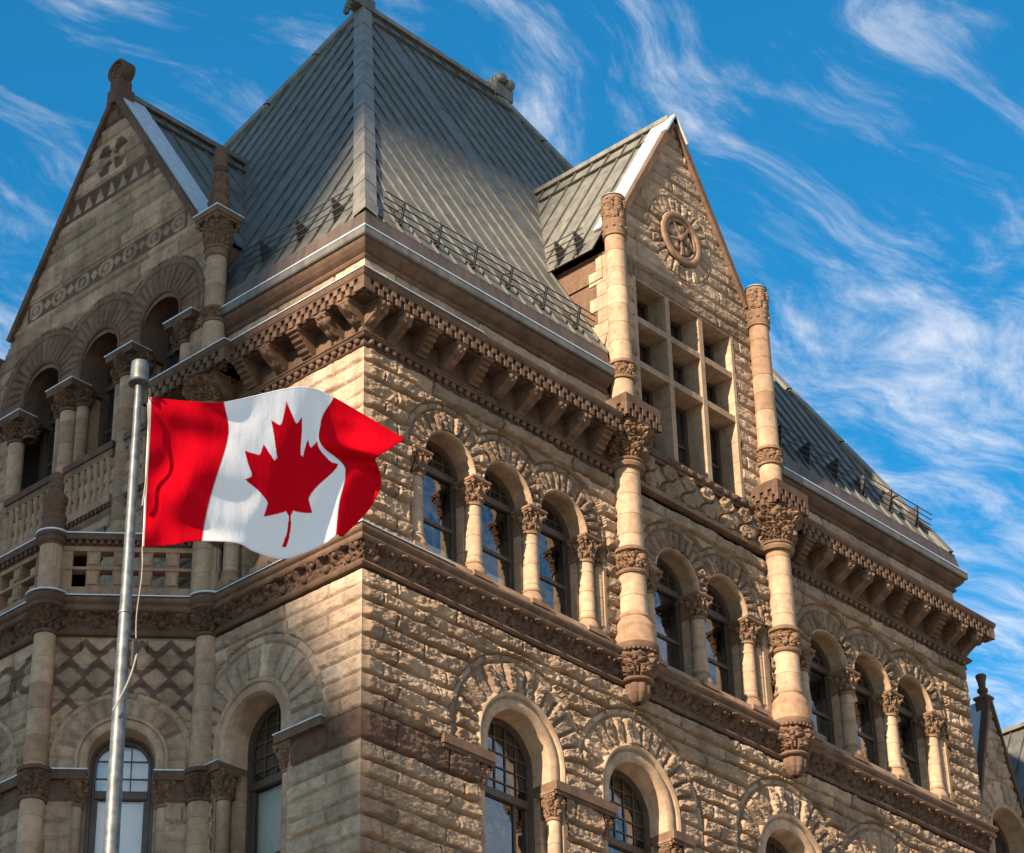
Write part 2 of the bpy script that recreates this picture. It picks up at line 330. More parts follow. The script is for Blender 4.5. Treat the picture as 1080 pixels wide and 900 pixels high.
# ------------------------------------------------------------------ rock-faced wall
def courses(z0, z1, seed, lo=.34, hi=.5):
    r = random.Random(seed); z = [z0]
    while z[-1] < z1: z.append(z[-1]+r.uniform(lo, hi))
    z = np.array(z); return z0+(z-z0)*(z1-z0)/(z[-1]-z0)
def rock_wall(mb, fr, u0, u1, v0, v1, cz, res=.035, bulge=.11, seed=0, arches=(), discs=(), holes=None, keep=None, tone=None,
              corner0=None, corner1=None, tile=(1.1, 2.6), tint=None, w0=0.0, lowarch=None, flatf=None, sink=None):
    nu = int(round((u1-u0)/res))+1; nv = int(round((v1-v0)/res))+1
    U, V = np.meshgrid(np.linspace(u0, u1, nu), np.linspace(v0, v1, nv), indexing='ij')
    rg = random.Random(seed+99)
    k = np.clip(np.searchsorted(cz, V.ravel(), 'right')-1, 0, len(cz)-2).reshape(V.shape)
    dv = np.minimum(V-cz[k], cz[k+1]-V); vmid = (cz[k]+cz[k+1])/2; hgt = cz[k+1]-cz[k]
    du = np.zeros_like(U); bid = np.zeros(U.shape, np.int64)
    for kk in np.unique(k):
        j = [u0-rg.uniform(.05, .9)]
        if corner0 is not None: j = [u0-3.0, u0+(.95 if kk % 2 else .55)]
        while j[-1] < u1+2: j.append(j[-1]+rg.uniform(*tile))
        j = np.array(j); s_ = k == kk; uu = U[s_]; q = np.searchsorted(j, uu, 'right')-1
        q = np.clip(q, 0, len(j)-2)
        du[s_] = np.minimum(np.abs(uu-j[q]), np.abs(j[q+1]-uu)); bid[s_] = kk*100+q
    de = np.minimum(du*2.2, dv); amp = np.full(U.shape, bulge); soft = np.full(U.shape, .085)
    brown = np.zeros(U.shape)
    best = np.full(U.shape, 1e9)
    for ai, a in enumerate(arches):
        uc, zc, r1, r2, r3 = a['uc'], a['zc'], a['r1'], a['r2'], a['r3']; va = a.get('va', zc)
        n = a.get('n', 15); x = U-uc; z = V-zc
        rr = np.where(z > 0, np.hypot(x, z), np.abs(x)); th = np.where(z > 0, np.arctan2(z, x), np.where(x > 0, 0, PI))
        dist = np.abs(x)
        ins = (rr < r3) & (V > va) & (dist < best)
        best = np.where(ins, dist, best)
        # ring of voussoirs
        t = th/PI*n; q = np.floor(np.clip(t, 0, n-1e-6)); fq = t-q
        dth = np.minimum(fq, 1-fq)*PI/n*rr
        # below the springing: horizontal blocks
        kb = np.floor((zc-V)/.42); fb = (zc-V)/.42-kb; dlow = np.minimum(fb, 1-fb)*.42
        low = z <= 0
        ring = ins & (rr < r2); hood = ins & (rr >= r2)
        d1 = np.where(low, dlow, dth); d1 = np.minimum(d1, np.minimum(rr-r1+.03, r2-rr))
        de = np.where(ring, d1, de); amp = np.where(ring, 0, amp); bid = np.where(ring, 50000+ai*1000+np.where(low, 300+kb*2+(x > 0), q).astype(int), bid)
        amp = np.where(ring, a.get('amp', bulge)*(.7+.6*hash1(np.where(ring, bid, 0), 6)), amp); soft = np.where(ring, a.get('soft', .06), soft)
        n2 = a.get('n2', 11); t2 = th/PI*n2; q2 = np.floor(np.clip(t2, 0, n2-1e-6)); f2 = t2-q2
        d2 = np.minimum(np.minimum(f2, 1-f2)*PI/n2*rr, np.minimum(rr-r2, r3-rr)); d2 = np.where(low, np.minimum(dlow, np.minimum(rr-r2, r3-rr)), d2)
        de = np.where(hood, d2, de); bid = np.where(hood, 70000+ai*1000+q2.astype(int), bid); amp = np.where(hood, a.get('hamp', bulge*.75), amp); soft = np.where(hood, .06, soft)
        br = a.get('brown', 0); brown = np.where(ins, br, brown)
    for di, (uc, zc, r1, r2, n) in enumerate(discs):
        x = U-uc; z = V-zc; rr = np.hypot(x, z); th = np.arctan2(z, x)+PI
        ins = (rr < r2); t = th/(2*PI)*n; q = np.floor(t); f = t-q
        d1 = np.minimum(np.minimum(f, 1-f)*2*PI/n*rr, np.minimum(rr-r1, r2-rr))
        de = np.where(ins, d1, de); bid = np.where(ins, 90000+di*1000+q.astype(int), bid); amp = np.where(ins, .1, amp); soft = np.where(ins, .06, soft)
    de = np.maximum(de, 0)
    oid = np.where(bid < 50000, k, bid)
    ox = hash1(oid, 1)*91.0; oy = hash1(oid, 2)*77.0
    n_lo = fbm(U*1.3+ox, V*2.8+oy, 3, seed); n_hi = fbm(U*7+ox, V*9+oy, 3, seed+9)
    ridg = 1-np.abs(2*fbm(U*2.3+ox*2, V*5.5+oy, 3, seed+21)-1)
    prof = sstep(de, .0, 1.0*soft)
    tilt = (hash1(bid, 4)-.5)
    chip = np.abs(2*fbm(U*3.4+oy, V*7.5+ox, 3, seed+33)-1)
    crag = np.abs(2*fbm(U*9+ox, V*13+oy, 2, seed+51)-1)
    h = amp*prof*(.22+.85*n_lo+.42*(ridg-.5)+.42*(n_hi-.5)+.34*(chip-.3)+.15*(crag-.3)+.18*tilt)
    h = h-.016*(1-sstep(de, .0, .03))
    if flatf is not None:
        fl = flatf(U, V); h = h*(1-fl)
    if sink is not None: sk = sink(U, V)
    if corner0 is not None or corner1 is not None:
        hc = .045*sstep(dv, 0, .08)*(.5+1.0*fbm(V[0]*3.0, V[0]*0+3.3, 3, 4))[None, :]
        X = np.zeros_like(U)
        if corner0 is not None:
            f = 1-sstep(U-u0, 0, .16); h = h*(1-f)+hc*f; X = -hc*(1-sstep(U-u0, 0, .10))
        if corner1 is not None:
            f = 1-sstep(u1-U, 0, .16); h = h*(1-f)+hc*f; X = X+hc*(1-sstep(u1-U, 0, .10))
        Ug = U+X
    else: Ug = U
    if sink is not None: h = h*(1-sk)-.10*sk
    # colours: each stone its own tone
    c1 = hash1(bid, 7)[..., None]; c2 = hash1(bid, 8)[..., None]
    col = TAN*(1-c1)+TAN2*c1; col = col*(1-.35*(c2 > .8))+GREYTAN*(.35*(c2 > .8)); col = col*(.80+.36*hash1(bid, 9)[..., None])
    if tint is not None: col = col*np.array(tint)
    bc = BROWN*1.25*(1-c1)+BROWN2*1.1*c1
    bv = brown[..., None]; col = col*(1-bv)+bc*bv
    if tone is not None:
        tb = tone(U, V); d = BROWN*(.85+.35*c1); tb = tb[..., None]; col = col*(1-tb)+d*tb
    uc_ = (U[:-1, :-1]+U[1:, 1:])/2; vc_ = (V[:-1, :-1]+V[1:, 1:])/2
    mask = np.ones(uc_.shape, bool)
    if holes is not None: mask &= ~holes(uc_, vc_)
    if keep is not None: mask &= keep(uc_, vc_)
    mb.grid(fr.p(Ug, V, h+w0), col, False, mask, flip=fr.flip)
def arch_hole(uc, zc, r, v0): return lambda U, V: ((np.abs(U-uc) < r) & (V <= zc) & (V > v0)) | ((np.hypot(U-uc, V-zc) < r) & (V > zc))
def rect_hole(u0, u1, v0, v1): return lambda U, V: (U > u0) & (U < u1) & (V > v0) & (V < v1)
def any_hole(hs): return lambda U, V: np.logical_or.reduce([h(U, V) for h in hs])

def joint_cols(base, n, seed, var=.12):
    r = np.random.default_rng(seed); t = 1+var*(r.random(400)-.5)*2
    return lambda k: base[None]*t[(np.asarray(k)//n) % 400][:, None]

# ------------------------------------------------------------------ capitals, columns
def leaf_disp(r0, z0, h, n, amp, ph=0):
    def f(th, z):
        t = np.clip((z-z0)/h, 0, 1)
        a = np.abs(np.cos(n*th/2+ph))**.55; b = np.abs(np.sin(n*th/2+ph))**.55
        row1 = np.sin(PI*np.clip(t/.58, 0, 1))**.6*a*(t < .58)
        row2 = np.sin(PI*np.clip((t-.34)/.62, 0, 1))**.7*b*((t > .34) & (t < .96))
        ve = .75+.25*np.abs(np.sin(3.5*n*th))
        nz = fbm(th*9+z*3, z*26+th*2, 3, 5); rg = np.abs(2*fbm(th*7+3, z*17, 2, 15)-1)
        return amp*1.25*np.maximum(row1*1.0, row2*1.2)*ve + amp*.9*(nz-.5)-amp*.9*np.exp(-(rg/.16)**2)*(t > .03)*(t < .97)
    return f
def capital(mb, c, r0, r1, z0, z1, n=8, aba=None, col=CAPC, ab_h=.1, seg=64, volutes=True, rot=0, amp=None):
    """foliate bell from z0 to z1 with square abacus on top"""
    h = z1-z0; hb = h-ab_h
    z = np.linspace(0, hb, 22); t = z/hb
    r = r0+(r1-r0)*(t**2.2)
    prof = np.stack([r, z0+z], 1)
    mb.lathe((c[0], c[1], 0), [(r0*.98, z0-.07), (r0*1.18, z0-.06), (r0*1.22, z0-.03), (r0*1.18, z0), (r0, z0+.01)], 24, col*1.05)
    mb.lathe((c[0], c[1], 0), prof, seg, col, disp=leaf_disp(r0, z0, hb, n, amp or (r0*.30+.02)))
    if aba:
        a = aba; fr = Frame(c, (math.cos(rot), math.sin(rot)), (math.sin(rot), -math.cos(rot)))
        mb.box(fr, -a, a, z1-ab_h*.6, z1, -a, a, col*1.1); mb.box(fr, -a*.93, a*.93, z1-ab_h, z1-ab_h*.6, -a*.93, a*.93, col*.95)
        if volutes:
            rv = max(.035, r0*.26)
            for sx in (-1, 1):
                for sy in (-1, 1):
                    q = fr.p(sx*a*.84, z1-ab_h-rv*.8, sy*a*.84); mb.ball(q, rv, col, 8, 6, (1, 1, 1.1))
                    q = fr.p(sx*a*.74, z1-ab_h-rv*2.3, sy*a*.74); mb.ball(q, rv*.7, col, 8, 5)
            for (x, y) in ((1, 0), (-1, 0), (0, 1), (0, -1)):
                q = fr.p(x*a*.86, z1-ab_h-rv*.5, y*a*.86); mb.ball(q, rv*.75, col, 8, 5)
def drum_cols(seed, base=DRESS, step=.55, dark=.22):
    r = np.random.default_rng(seed); t = r.random(80)
    def f(z):
        k = (np.floor(np.asarray(z)/step)).astype(int) % 80
        c = base[None]*(.88+.2*t[k])[:, None]; d = (t[(k*7+3) % 80] < dark)[:, None]
        return np.where(d, DRESS2[None]*.92, c)
    return f
def shaft_prof(r0, r1, z0, z1, step=.55, off=0.0):
    z = [z0]; k = math.floor(z0/step)+1
    while k*step < z1-.02:
        if k*step > z0+.02: z += [k*step-.012, k*step-.004, k*step+.004, k*step+.012]
        k += 1
    z.append(z1); z = np.array(z); r = r0+(r1-r0)*(z-z0)/(z1-z0)
    fz = np.abs(((z/step)+.5) % 1-.5)*step
    r = np.where((fz < .006) & (z > z0+.01) & (z < z1-.01), r-.010, r)
    return np.stack([r, z], 1)
def base_prof(r, z0, z1):
    h = z1-z0
    return [(r*1.45, z0), (r*1.5, z0+.10*h), (r*1.5, z0+.22*h), (r*1.42, z0+.34*h), (r*1.25, z0+.52*h), (r*1.12, z0+.7*h), (r*1.1, z0+.74*h), (r*1.2, z0+.80*h), (r*1.2, z0+.88*h), (r*1.04, z0+.95*h), (r, z1)]
def small_column_proto(r, zb0, zb1, zs1, zc1, aba, seed, n=8):
    """column of radius r standing on z=zb0 (local origin at z=0), capital from zs1 to zc1"""
    mb = MB(); mb.lathe((0, 0, 0), base_prof(r, zb0, zb1), 24, DRESS2*.9)
    mb.lathe((0, 0, 0), shaft_prof(r, r*.92, zb1, zs1, .52), 24, colf=drum_cols(seed))
    fr = Frame((0, 0), (1, 0), (0, -1)); mb.box(fr, -r*1.52, r*1.52, zb0-.12, zb0, -r*1.52, r*1.52, DRESS2*.8)
    o = mb.obj('column', SMOOTHSTONE)
    mc = MB(); capital(mc, (0, 0), r*.92, aba*.9, zs1, zc1, n, aba); c = mc.obj('capital', SMOOTHSTONE, o)
    return o
def thing_part(name, parent):
    o = bpy.data.objects.new(name, None); COLL.objects.link(o); o.parent = parent; return o
class Protos: pass
P_ = Protos()

# ------------------------------------------------------------------ windows
def arch_window(fr, uc, zc, r, v0, w, transom, rails=(), fan=(3, 3), mull=(), frame=.11, blind=None, name='window', munt=.03, bars_low=None, glass=None):
    mb = MB()
    fw_ = frame
    mb.arch(fr, uc, zc, [(r+.12, w), (r+.12, w+.10), (r-.02, w+.10), (r-.04, w+.05), (r-fw_, w+.05), (r-fw_, w-.02)], v0, 24)
    ri = r-fw_
    mb.box(fr, uc-ri, uc+ri, transom-.075, transom+.075, w-.015, w+.085); mb.box(fr, uc-ri, uc+ri, transom+.075, transom+.12, w-.01, w+.05)
    mb.box(fr, uc-ri, uc+ri, v0, v0+.12, w-.015, w+.06)
    for rz in rails: mb.box(fr, uc-ri, uc+ri, rz-.045, rz+.045, w-.012, w+.045)
    for s_ in (-1, 1):   # sash stiles
        mb.box(fr, uc+s_*ri, uc+s_*(ri-.07), v0+.1, transom-.07, w-.01, w+.03)
    for mu in mull: mb.box(fr, uc+mu-.03, uc+mu+.03, v0+.1, transom-.07, w-.008, w+.04)
    for i in range(1, fan[0]):
        x = -ri+2*ri*i/fan[0]; top = zc+math.sqrt(max(ri*ri-x*x, 0)); mb.box(fr, uc+x-munt/2, uc+x+munt/2, transom+.1, top+.02, w-.004, w+.03)
    for i in range(1, fan[1]):
        z = transom+(zc+ri-transom)*i/fan[1]; half = ri if z < zc else math.sqrt(max(ri*ri-(z-zc)**2, 0)); mb.box(fr, uc-half, uc+half, z-munt/2, z+munt/2, w-.003, w+.028)
    o = mb.obj(name, WOOD, BLD)
    g = MB(); th = np.linspace(0, PI, 20)
    P = [fr.p(uc+ri+.03, v0, w)]+[fr.p(uc+(ri+.03)*math.cos(t), zc+(ri+.03)*math.sin(t), w) for t in th]+[fr.p(uc-ri-.03, v0, w)]
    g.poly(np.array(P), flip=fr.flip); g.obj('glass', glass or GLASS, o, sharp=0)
    if blind:
        b = MB()
        for (b0, b1) in blind: b.box(fr, uc-ri+.02, uc+ri-.02, b0, b1, w-.16, w-.14)
        b.obj('blind', BLIND, o)
    return o

# ================================================================== RIGHT FACE
CZ = np.concatenate([courses(17.6, 24.58, 3, .38, .5)[:-1], np.array([24.58]), courses(25.28, 28.52, 5, .36, .46), np.array([29.72]), courses(29.73, 34.1, 8, .36, .5)[1:]])
CX = W/2
UPC = [2.68, 4.58, 6.48]
UP = UPC+[W-u for u in UPC][::-1]
MID = [CX-.95, CX+.95]
LOW = [4.79, 8.76, W-8.76, W-4.79]
ZS = 32.12; ZS2 = 32.12
ZL = 25.76
def right_face():
    arches = [dict(uc=u, zc=ZS, r1=.80, r2=1.32, r3=1.52, n=15, n2=9, brown=.35, amp=.12, hamp=.07) for u in UP]
    arches += [dict(uc=u, zc=ZS2+.05, r1=.82, r2=1.32, r3=1.52, n=15, n2=9, brown=.35, amp=.12, hamp=.07) for u in MID]
    arches += [dict(uc=u, zc=ZL, r1=1.37, r2=2.07, r3=2.27, n=17, n2=12, va=25.36, amp=.15, soft=.075, hamp=.08) for u in LOW]
    hs = [arch_hole(u, ZS, .83, 29.4) for u in UP]+[arch_hole(u, ZS2+.05, .83, 29.4) for u in MID]
    hs += [arch_hole(u, ZL, 1.33, 17.0) for u in LOW]+[rect_hole(u-1.39, u+1.39, 17.0, 25.36) for u in LOW]
    # open bays between the outer columns of each window group
    hs += [rect_hole(UPC[0]-.95-.38, UPC[2]+.95+.5, 29.35, ZS-.0), rect_hole(W-UPC[2]-.95-.5, W-UPC[0]+.95+.38, 29.35, ZS), rect_hole(MID[0]-.95-.6, MID[1]+.95+.6, 29.35, ZS)]
    def tone(U, V):
        t = ((V > 24.58) & (V < 25.3) & ((U < 3.42) | (U > W-3.42))).astype(float)*.95
        return t
    mb = MB()
    rock_wall(mb, FR, 0, W, 18.0, 34.12, CZ, .027, .165, 1, arches, (), any_hole(hs), None, tone, corner0=True, corner1=True, tint=(.82, .81, .81), sink=lambda U, V: ((V > 28.5) & (V < 29.42)).astype(float))  # darker tint puts extra shade into the right face's stone colour
    mb.box(FR, 0.03, W-.03, 0, 18.0, -.5, .02, TAN2)
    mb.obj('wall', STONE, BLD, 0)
right_face()

def dress_arch_openings(fr, ucs, zc, r, depth, name='arch_reveal', v0=None, base=DRESS, ring=.07, brownring=False):
    for i, u in enumerate(ucs):
        mb = MB()
        mb.arch(fr, u, zc, [(r+ring, -.05), (r+ring, .035), (r+ring*.6, .06), (r+.01, .05), (r-.01, .0), (r-.01, -.12), (r+.0, -.14), (r, -depth)], v0, 29, colf=joint_cols(base*.95, 3, 31+i))
        mb.obj(name, SMOOTHSTONE, BLD)
dress_arch_openings(FR, UP, ZS, .79, .66)
dress_arch_openings(FR, MID, ZS2+.05, .79, .66)

# upper windows, right face
for u in UP: arch_window(FR, u, ZS, .80, 29.42, -.56, 32.16, (30.85,), (4, 2), (), blind=[(29.6, 30.4)] if random.random() < .5 else None)
for u in MID: arch_window(FR, u, ZS2+.05, .80, 29.42, -.56, 32.16, (30.85,), (4, 2), ())
# columns of the upper windows
P_.col = small_column_proto(.195, 29.69, 30.05, 31.52, 32.12, .30, 3)
P_.thin = small_column_proto(.125, 29.69, 29.98, 31.56, 32.12, .19, 6)
P_.col.parent = BLD; P_.thin.parent = BLD
cols = [UPC[0]+.95, UPC[1]+.95]; cols += [W-c for c in cols]+[CX]
thick = [UPC[2]+.97, W-UPC[2]-.97, UPC[0]-.93, W-UPC[0]+.93, MID[0]-.97, MID[1]+.97]
thin = [UPC[2]+1.36, W-UPC[2]-1.36, UPC[0]-1.28, W-UPC[0]+1.28, MID[1]+1.36, MID[0]-1.36]
first = True
for u in cols+thick:
    if first: P_.col.location = (u, .17, 0); first = False
    else: copy_tree(P_.col, (u, .17, 0), 0, BLD)
first = True
for u in thin:
    if first: P_.thin.location = (u, .14, 0); first = False
    else: copy_tree(P_.thin, (u, .14, 0), 0, BLD)
def pier_blocks(mb, fr, u, hw, w0, w1, z0, z1, seed, step=.46):
    r = random.Random(seed); z = z0
    while z < z1-.01:
        z2 = min(z+step, z1); mb.box(fr, u-hw, u+hw, z+.006, z2-.006, w0, w1, DRESS*r.uniform(.78, 1.0)); z = z2
    mb.box(fr, u-hw+.01, u+hw-.01, z0, z1, w0, w1-.01, DRESS*.6)
for i, u in enumerate(cols+thick):
    mb = MB(); pier_blocks(mb, FR, u, .2, -.66, -.30, 29.4, 31.52, i); mb.box(FR, u-.22, u+.22, 31.50, 32.01, -.66, -.28, CAPC*.8); mb.box(FR, u-.27, u+.27, 32.0, 32.112, -.66, -.25, CAPC); mb.obj('window_pier', SMOOTHSTONE, BLD)
for (a, b) in ((UPC[0]-1.5, UPC[0]-1.14), (UPC[2]+1.18, UPC[2]+1.62), (W-UPC[2]-1.62, W-UPC[2]-1.18), (W-UPC[0]+1.14, W-UPC[0]+1.5), (MID[0]-1.62, MID[0]-1.18), (MID[1]+1.18, MID[1]+1.62)):
    mb = MB(); pier_blocks(mb, FR, (a+b)/2, (b-a)/2, -.66, -.20, 29.4, 32.1, int(a*10)); e_ = a if abs(a-1.18) < .01 or any(abs(a+1.5-x) < .01 or abs(a+1.62-x) < .01 for x in (UPC[0], W-UPC[2], MID[0])) else b; mb.box(FR, e_-.22 if e_ == b else e_-.02, e_+.02 if e_ == b else e_+.22, 29.38, 32.105, -.65, .015, DRESS*.9); mb.obj('window_pier', SMOOTHSTONE, BLD)

# lower big arches
def archivolt(fr, u, zc, s=1.0, v0=None, seed=1, name='archivolt'):
    mb = MB()
    pr = [(1.42, -.05), (1.42, .04), (1.40, .09), (1.35, .115), (1.29, .09), (1.27, .03), (1.25, .0), (1.23, .035), (1.17, .06), (1.08, .05), (1.0, -.0), (.985, -.05), (.985, -.30), (.97, -.32), (.97, -.85)]
    pr = [(a*s, b) for a, b in pr]
    mb.arch(fr, u, zc, pr, v0, 40, colf=joint_cols(DRESS*1.0, 3, seed))
    return mb.obj(name, SMOOTHSTONE, BLD)
for i, u in enumerate(LOW):
    archivolt(FR, u, ZL, 1.0, 25.36, 5+i)
    arch_window(FR, u, ZL, .98, 18.0, -.60, 24.92, (22.6,), (5, 5), (.42,), .13, name='window')
P_.jam = None
def jamb_col(r, zt0, zt1, aba, seed, zb=18.0, name='column'):
    mb = MB(); mb.lathe((0, 0, 0), shaft_prof(r, r, zb, zt0, .6), 20, colf=drum_cols(seed)); o = mb.obj(name, SMOOTHSTONE, BLD)
    mc = MB(); capital(mc, (0, 0), r, aba*.92, zt0, zt1, 8, aba); mc.obj('capital', SMOOTHSTONE, o); return o
P_.jam = jamb_col(.15, 24.6, 25.18, .26, 9)
js = [u+s*1.2 for u in LOW for s in (-1, 1)]
for i, u in enumerate(js):
    if i == 0: P_.jam.location = (u, .13, 0)
    else: copy_tree(P_.jam, (u, .13, 0), 0, BLD)
for i, u in enumerate(LOW):
    for s in (-1, 1):
        mb = MB(); pier_blocks(mb, FR, u+s*1.22, .24, -.85, -.33, 18, 25.2, i*3+s, .55); mb.box(FR, u+s*1.0, u+s*1.46, 24.6, 25.21, -.84, -.30, BROWN2); mb.box(FR, u+s*1.34, u+s*1.5, 18.0, 25.2, -.83, .02, DRESS*.85); mb.obj('window_pier', SMOOTHSTONE, BLD)
for (a, b) in ((2.25, LOW[0]-.98), (LOW[0]+.96, LOW[1]-.96), (LOW[1]+.98, LOW[1]+1.75), (LOW[2]-1.75, LOW[2]-.98), (LOW[2]+.96, LOW[3]-.96), (LOW[3]+.98, W-2.25)):
    mb = MB(); mb.box(FR, a, b, 25.17, 25.38, -.85, .20, BROWN3); mb.box(FR, a+.03, b-.03, 25.08, 25.175, -.84, .16, BROWN2); mb.obj('impost', SMOOTHSTONE, BLD)

# ================================================================== LEFT FACE below the cornice
LUP = [3.70, 2.47]; LZ = 32.3
def left_face():
    arches = [dict(uc=u, zc=LZ, r1=.5, r2=.85, r3=1.0, n=11, n2=7, brown=.2) for u in LUP]
    arches += [dict(uc=3.28, zc=ZL+.05, r1=1.2, r2=1.98, r3=2.2, n=15, n2=11, va=25.36, amp=.10, hamp=.06)]
    hs = [arch_hole(u, LZ, .53, 29.4) for u in LUP]+[arch_hole(3.28, ZL+.05, 1.17, 17.0)]
    hs += [rect_hole(1.65, 4.55, 29.35, 32.0)]
    def tone(U, V): return ((V > 24.58) & (V < 25.3) & (U < 2.05)).astype(float)*.95
    mb = MB(); rock_wall(mb, FL, 0, 4.9, 18.0, 34.12, CZ, .03, .085, 1, arches, (), any_hole(hs), None, tone, corner0=True, tint=(1.12, 1.16, 1.22), sink=lambda U, V: ((V > 28.5) & (V < 29.42)).astype(float))  # lighter tint paints sunlit brightness into the left face's stone
    mb.box(FL, .04, 4.9, 0, 18, -.5, .02, TAN2)
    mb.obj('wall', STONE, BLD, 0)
left_face()
dress_arch_openings(FL, LUP, LZ, .49, .95)
for u in LUP: arch_window(FL, u, LZ, .5, 29.42, -.86, 32.2, (30.85,), (2, 2), ())
for i, u in enumerate((4.33, 3.08, 1.84)): copy_tree(P_.col, (-(-.12), u, 0), 0, BLD)
for i, u in enumerate((4.33, 3.08, 1.84)):
    mb = MB(); pier_blocks(mb, FL, u, .17, -.95, -.35, 29.4, 31.6, i+50); mb.box(FL, u-.19, u+.19, 31.59, 32.3, -.95, -.1, CAPC*.9); mb.obj('window_pier', SMOOTHSTONE, BLD)
mb = MB(); pr = [(1.2, -.05), (1.22, .05), (1.17, .09), (1.11, .08), (1.09, .03), (1.05, .04), (.99, .06), (.90, .03), (.87, -.03), (.85, -.06), (.85, -.85)]
mb.arch(FL, 3.28, ZL+.05, pr, 25.36, 40, colf=joint_cols(DRESS, 3, 77)); mb.obj('archivolt', SMOOTHSTONE, BLD)
arch_window(FL, 3.28, ZL+.05, .86, 18.0, -.72, 24.92, (23.2,), (4, 5), (), .12, blind=[(23.3, 24.85)])
for u in (3.28-1.02, 3.28+1.02): copy_tree(P_.jam, (.13, u, 0), 0, BLD)
for s, (a, b) in ((-1, (.98, 3.28-.86)), (1, (3.28+.86, 4.62))):
    mb = MB(); pier_blocks(mb, FL, 3.28+s*1.03, .19, -.85, -.33, 18, 25.2, 70+s, .55); mb.box(FL, 3.28+s*.86, 3.28+s*1.25, 24.6, 25.21, -.84, -.3, BROWN2); mb.box(FL, 3.28+s*1.12, 3.28+s*1.27, 18.0, 25.2, -.83, .015, DRESS*.85); mb.obj('window_pier', SMOOTHSTONE, BLD)
    mb = MB(); mb.box(FL, a, b, 25.17, 25.36, -.85, .20, BROWN3); o = mb.obj('impost', SMOOTHSTONE, BLD)
    mb = MB(); mb.box(FL, a, b+.02, 25.362, 25.39, -.3, .22); mb.obj('flashing', LEAD, o)

# ================================================================== CANTED BAY
def bay_wall(fr, L_, seed, pattern):
    uc = L_/2
    arches = [dict(uc=uc, zc=25.62, r1=.98, r2=1.42, r3=1.58, n=13, n2=9, va=25.32, amp=.07, hamp=.05, soft=.1)]
    hs = [arch_hole(uc, 25.62, .96, 17), rect_hole(uc-1.0, uc+1.0, 17, 25.3)]
    def tone(U, V):
        t = ((V > 24.62) & (V < 25.3)).astype(float)*.9
        p = .60
        if pattern == 0:
            tri = np.abs(((U-uc)/.62) % 1-.5)*4-1; z = np.zeros(U.shape, bool)
            for kz in range(4): z |= np.abs(V-(28.22-.46*kz)-(1 if kz % 2 else -1)*.15*tri) < .105
            z &= (V > 26.4) & (np.hypot(U-uc, V-25.62) > 1.58)
        else:
            a = np.mod((U-uc)/.9+.5, 1)-.5; b = (V-27.75)/.9
            z = ((np.abs(np.hypot(a, b)-.42) < .1) | (np.abs(np.hypot(np.abs(a)-.5, b)-.22) < .07)) & (V > 27.0) & (np.hypot(U-uc, V-25.62) > 1.58)
        return np.where(z, .92, t)
    mb = MB(); rock_wall(mb, fr, 0, L_, 18.0, 28.6, CZ, .032, .06, seed, arches, (), any_hole(hs), None, tone)
    mb.box(fr, .02, L_-.02, 0, 18, -.4, .02, TAN2); mb.obj('wall', STONE, BLD, 0)
    mb = MB(); pr = [(1.02, -.05), (1.02, .05), (.98, .09), (.93, .08), (.92, .03), (.88, .05), (.80, .06), (.73, .02), (.71, -.04), (.70, -.4), (.70, -.62)]
    mb.arch(fr, uc, 25.62, pr, 25.3, 32, colf=joint_cols(DRESS, 3, seed)); mb.obj('archivolt', SMOOTHSTONE, BLD)
    arch_window(fr, uc, 25.62, .66, 18.0, -.5, 24.95, (23.5,), (3, 3), (), .1, blind=[(19, 24.86), (24.99, 26.1)] if pattern == 0 else [(24, 24.8)])
    for s in (-1, 1):
        q = fr.p(uc+s*.93, 0, -.14); copy_tree(P_.jam, (q[0], q[1], -.02), math.atan2(fr.U[1], fr.U[0]), BLD)
    for s in (-1, 1):
        mb = MB(); pier_blocks(mb, fr, uc+s*.92, .2, -.6, -.3, 18, 25.1, seed+s, .55); mb.box(fr, uc+s*.96, uc+s*1.1, 18, 25.1, -.58, .015, DRESS*.85); mb.box(fr, uc+s*.72, uc+s*(L_/2-.1), 25.09, 25.3, -.6, .14, BROWN2); o = mb.obj('impost', SMOOTHSTONE, BLD)
        mb = MB(); mb.box(fr, uc+s*.70, uc+s*(L_/2-.1), 25.302, 25.33, -.3, .16); mb.obj('flashing', LEAD, o)
bay_wall(FB, LB, 41, 0)
bay_wall(FA, float(A2[1]-A[1]), 42, 1)
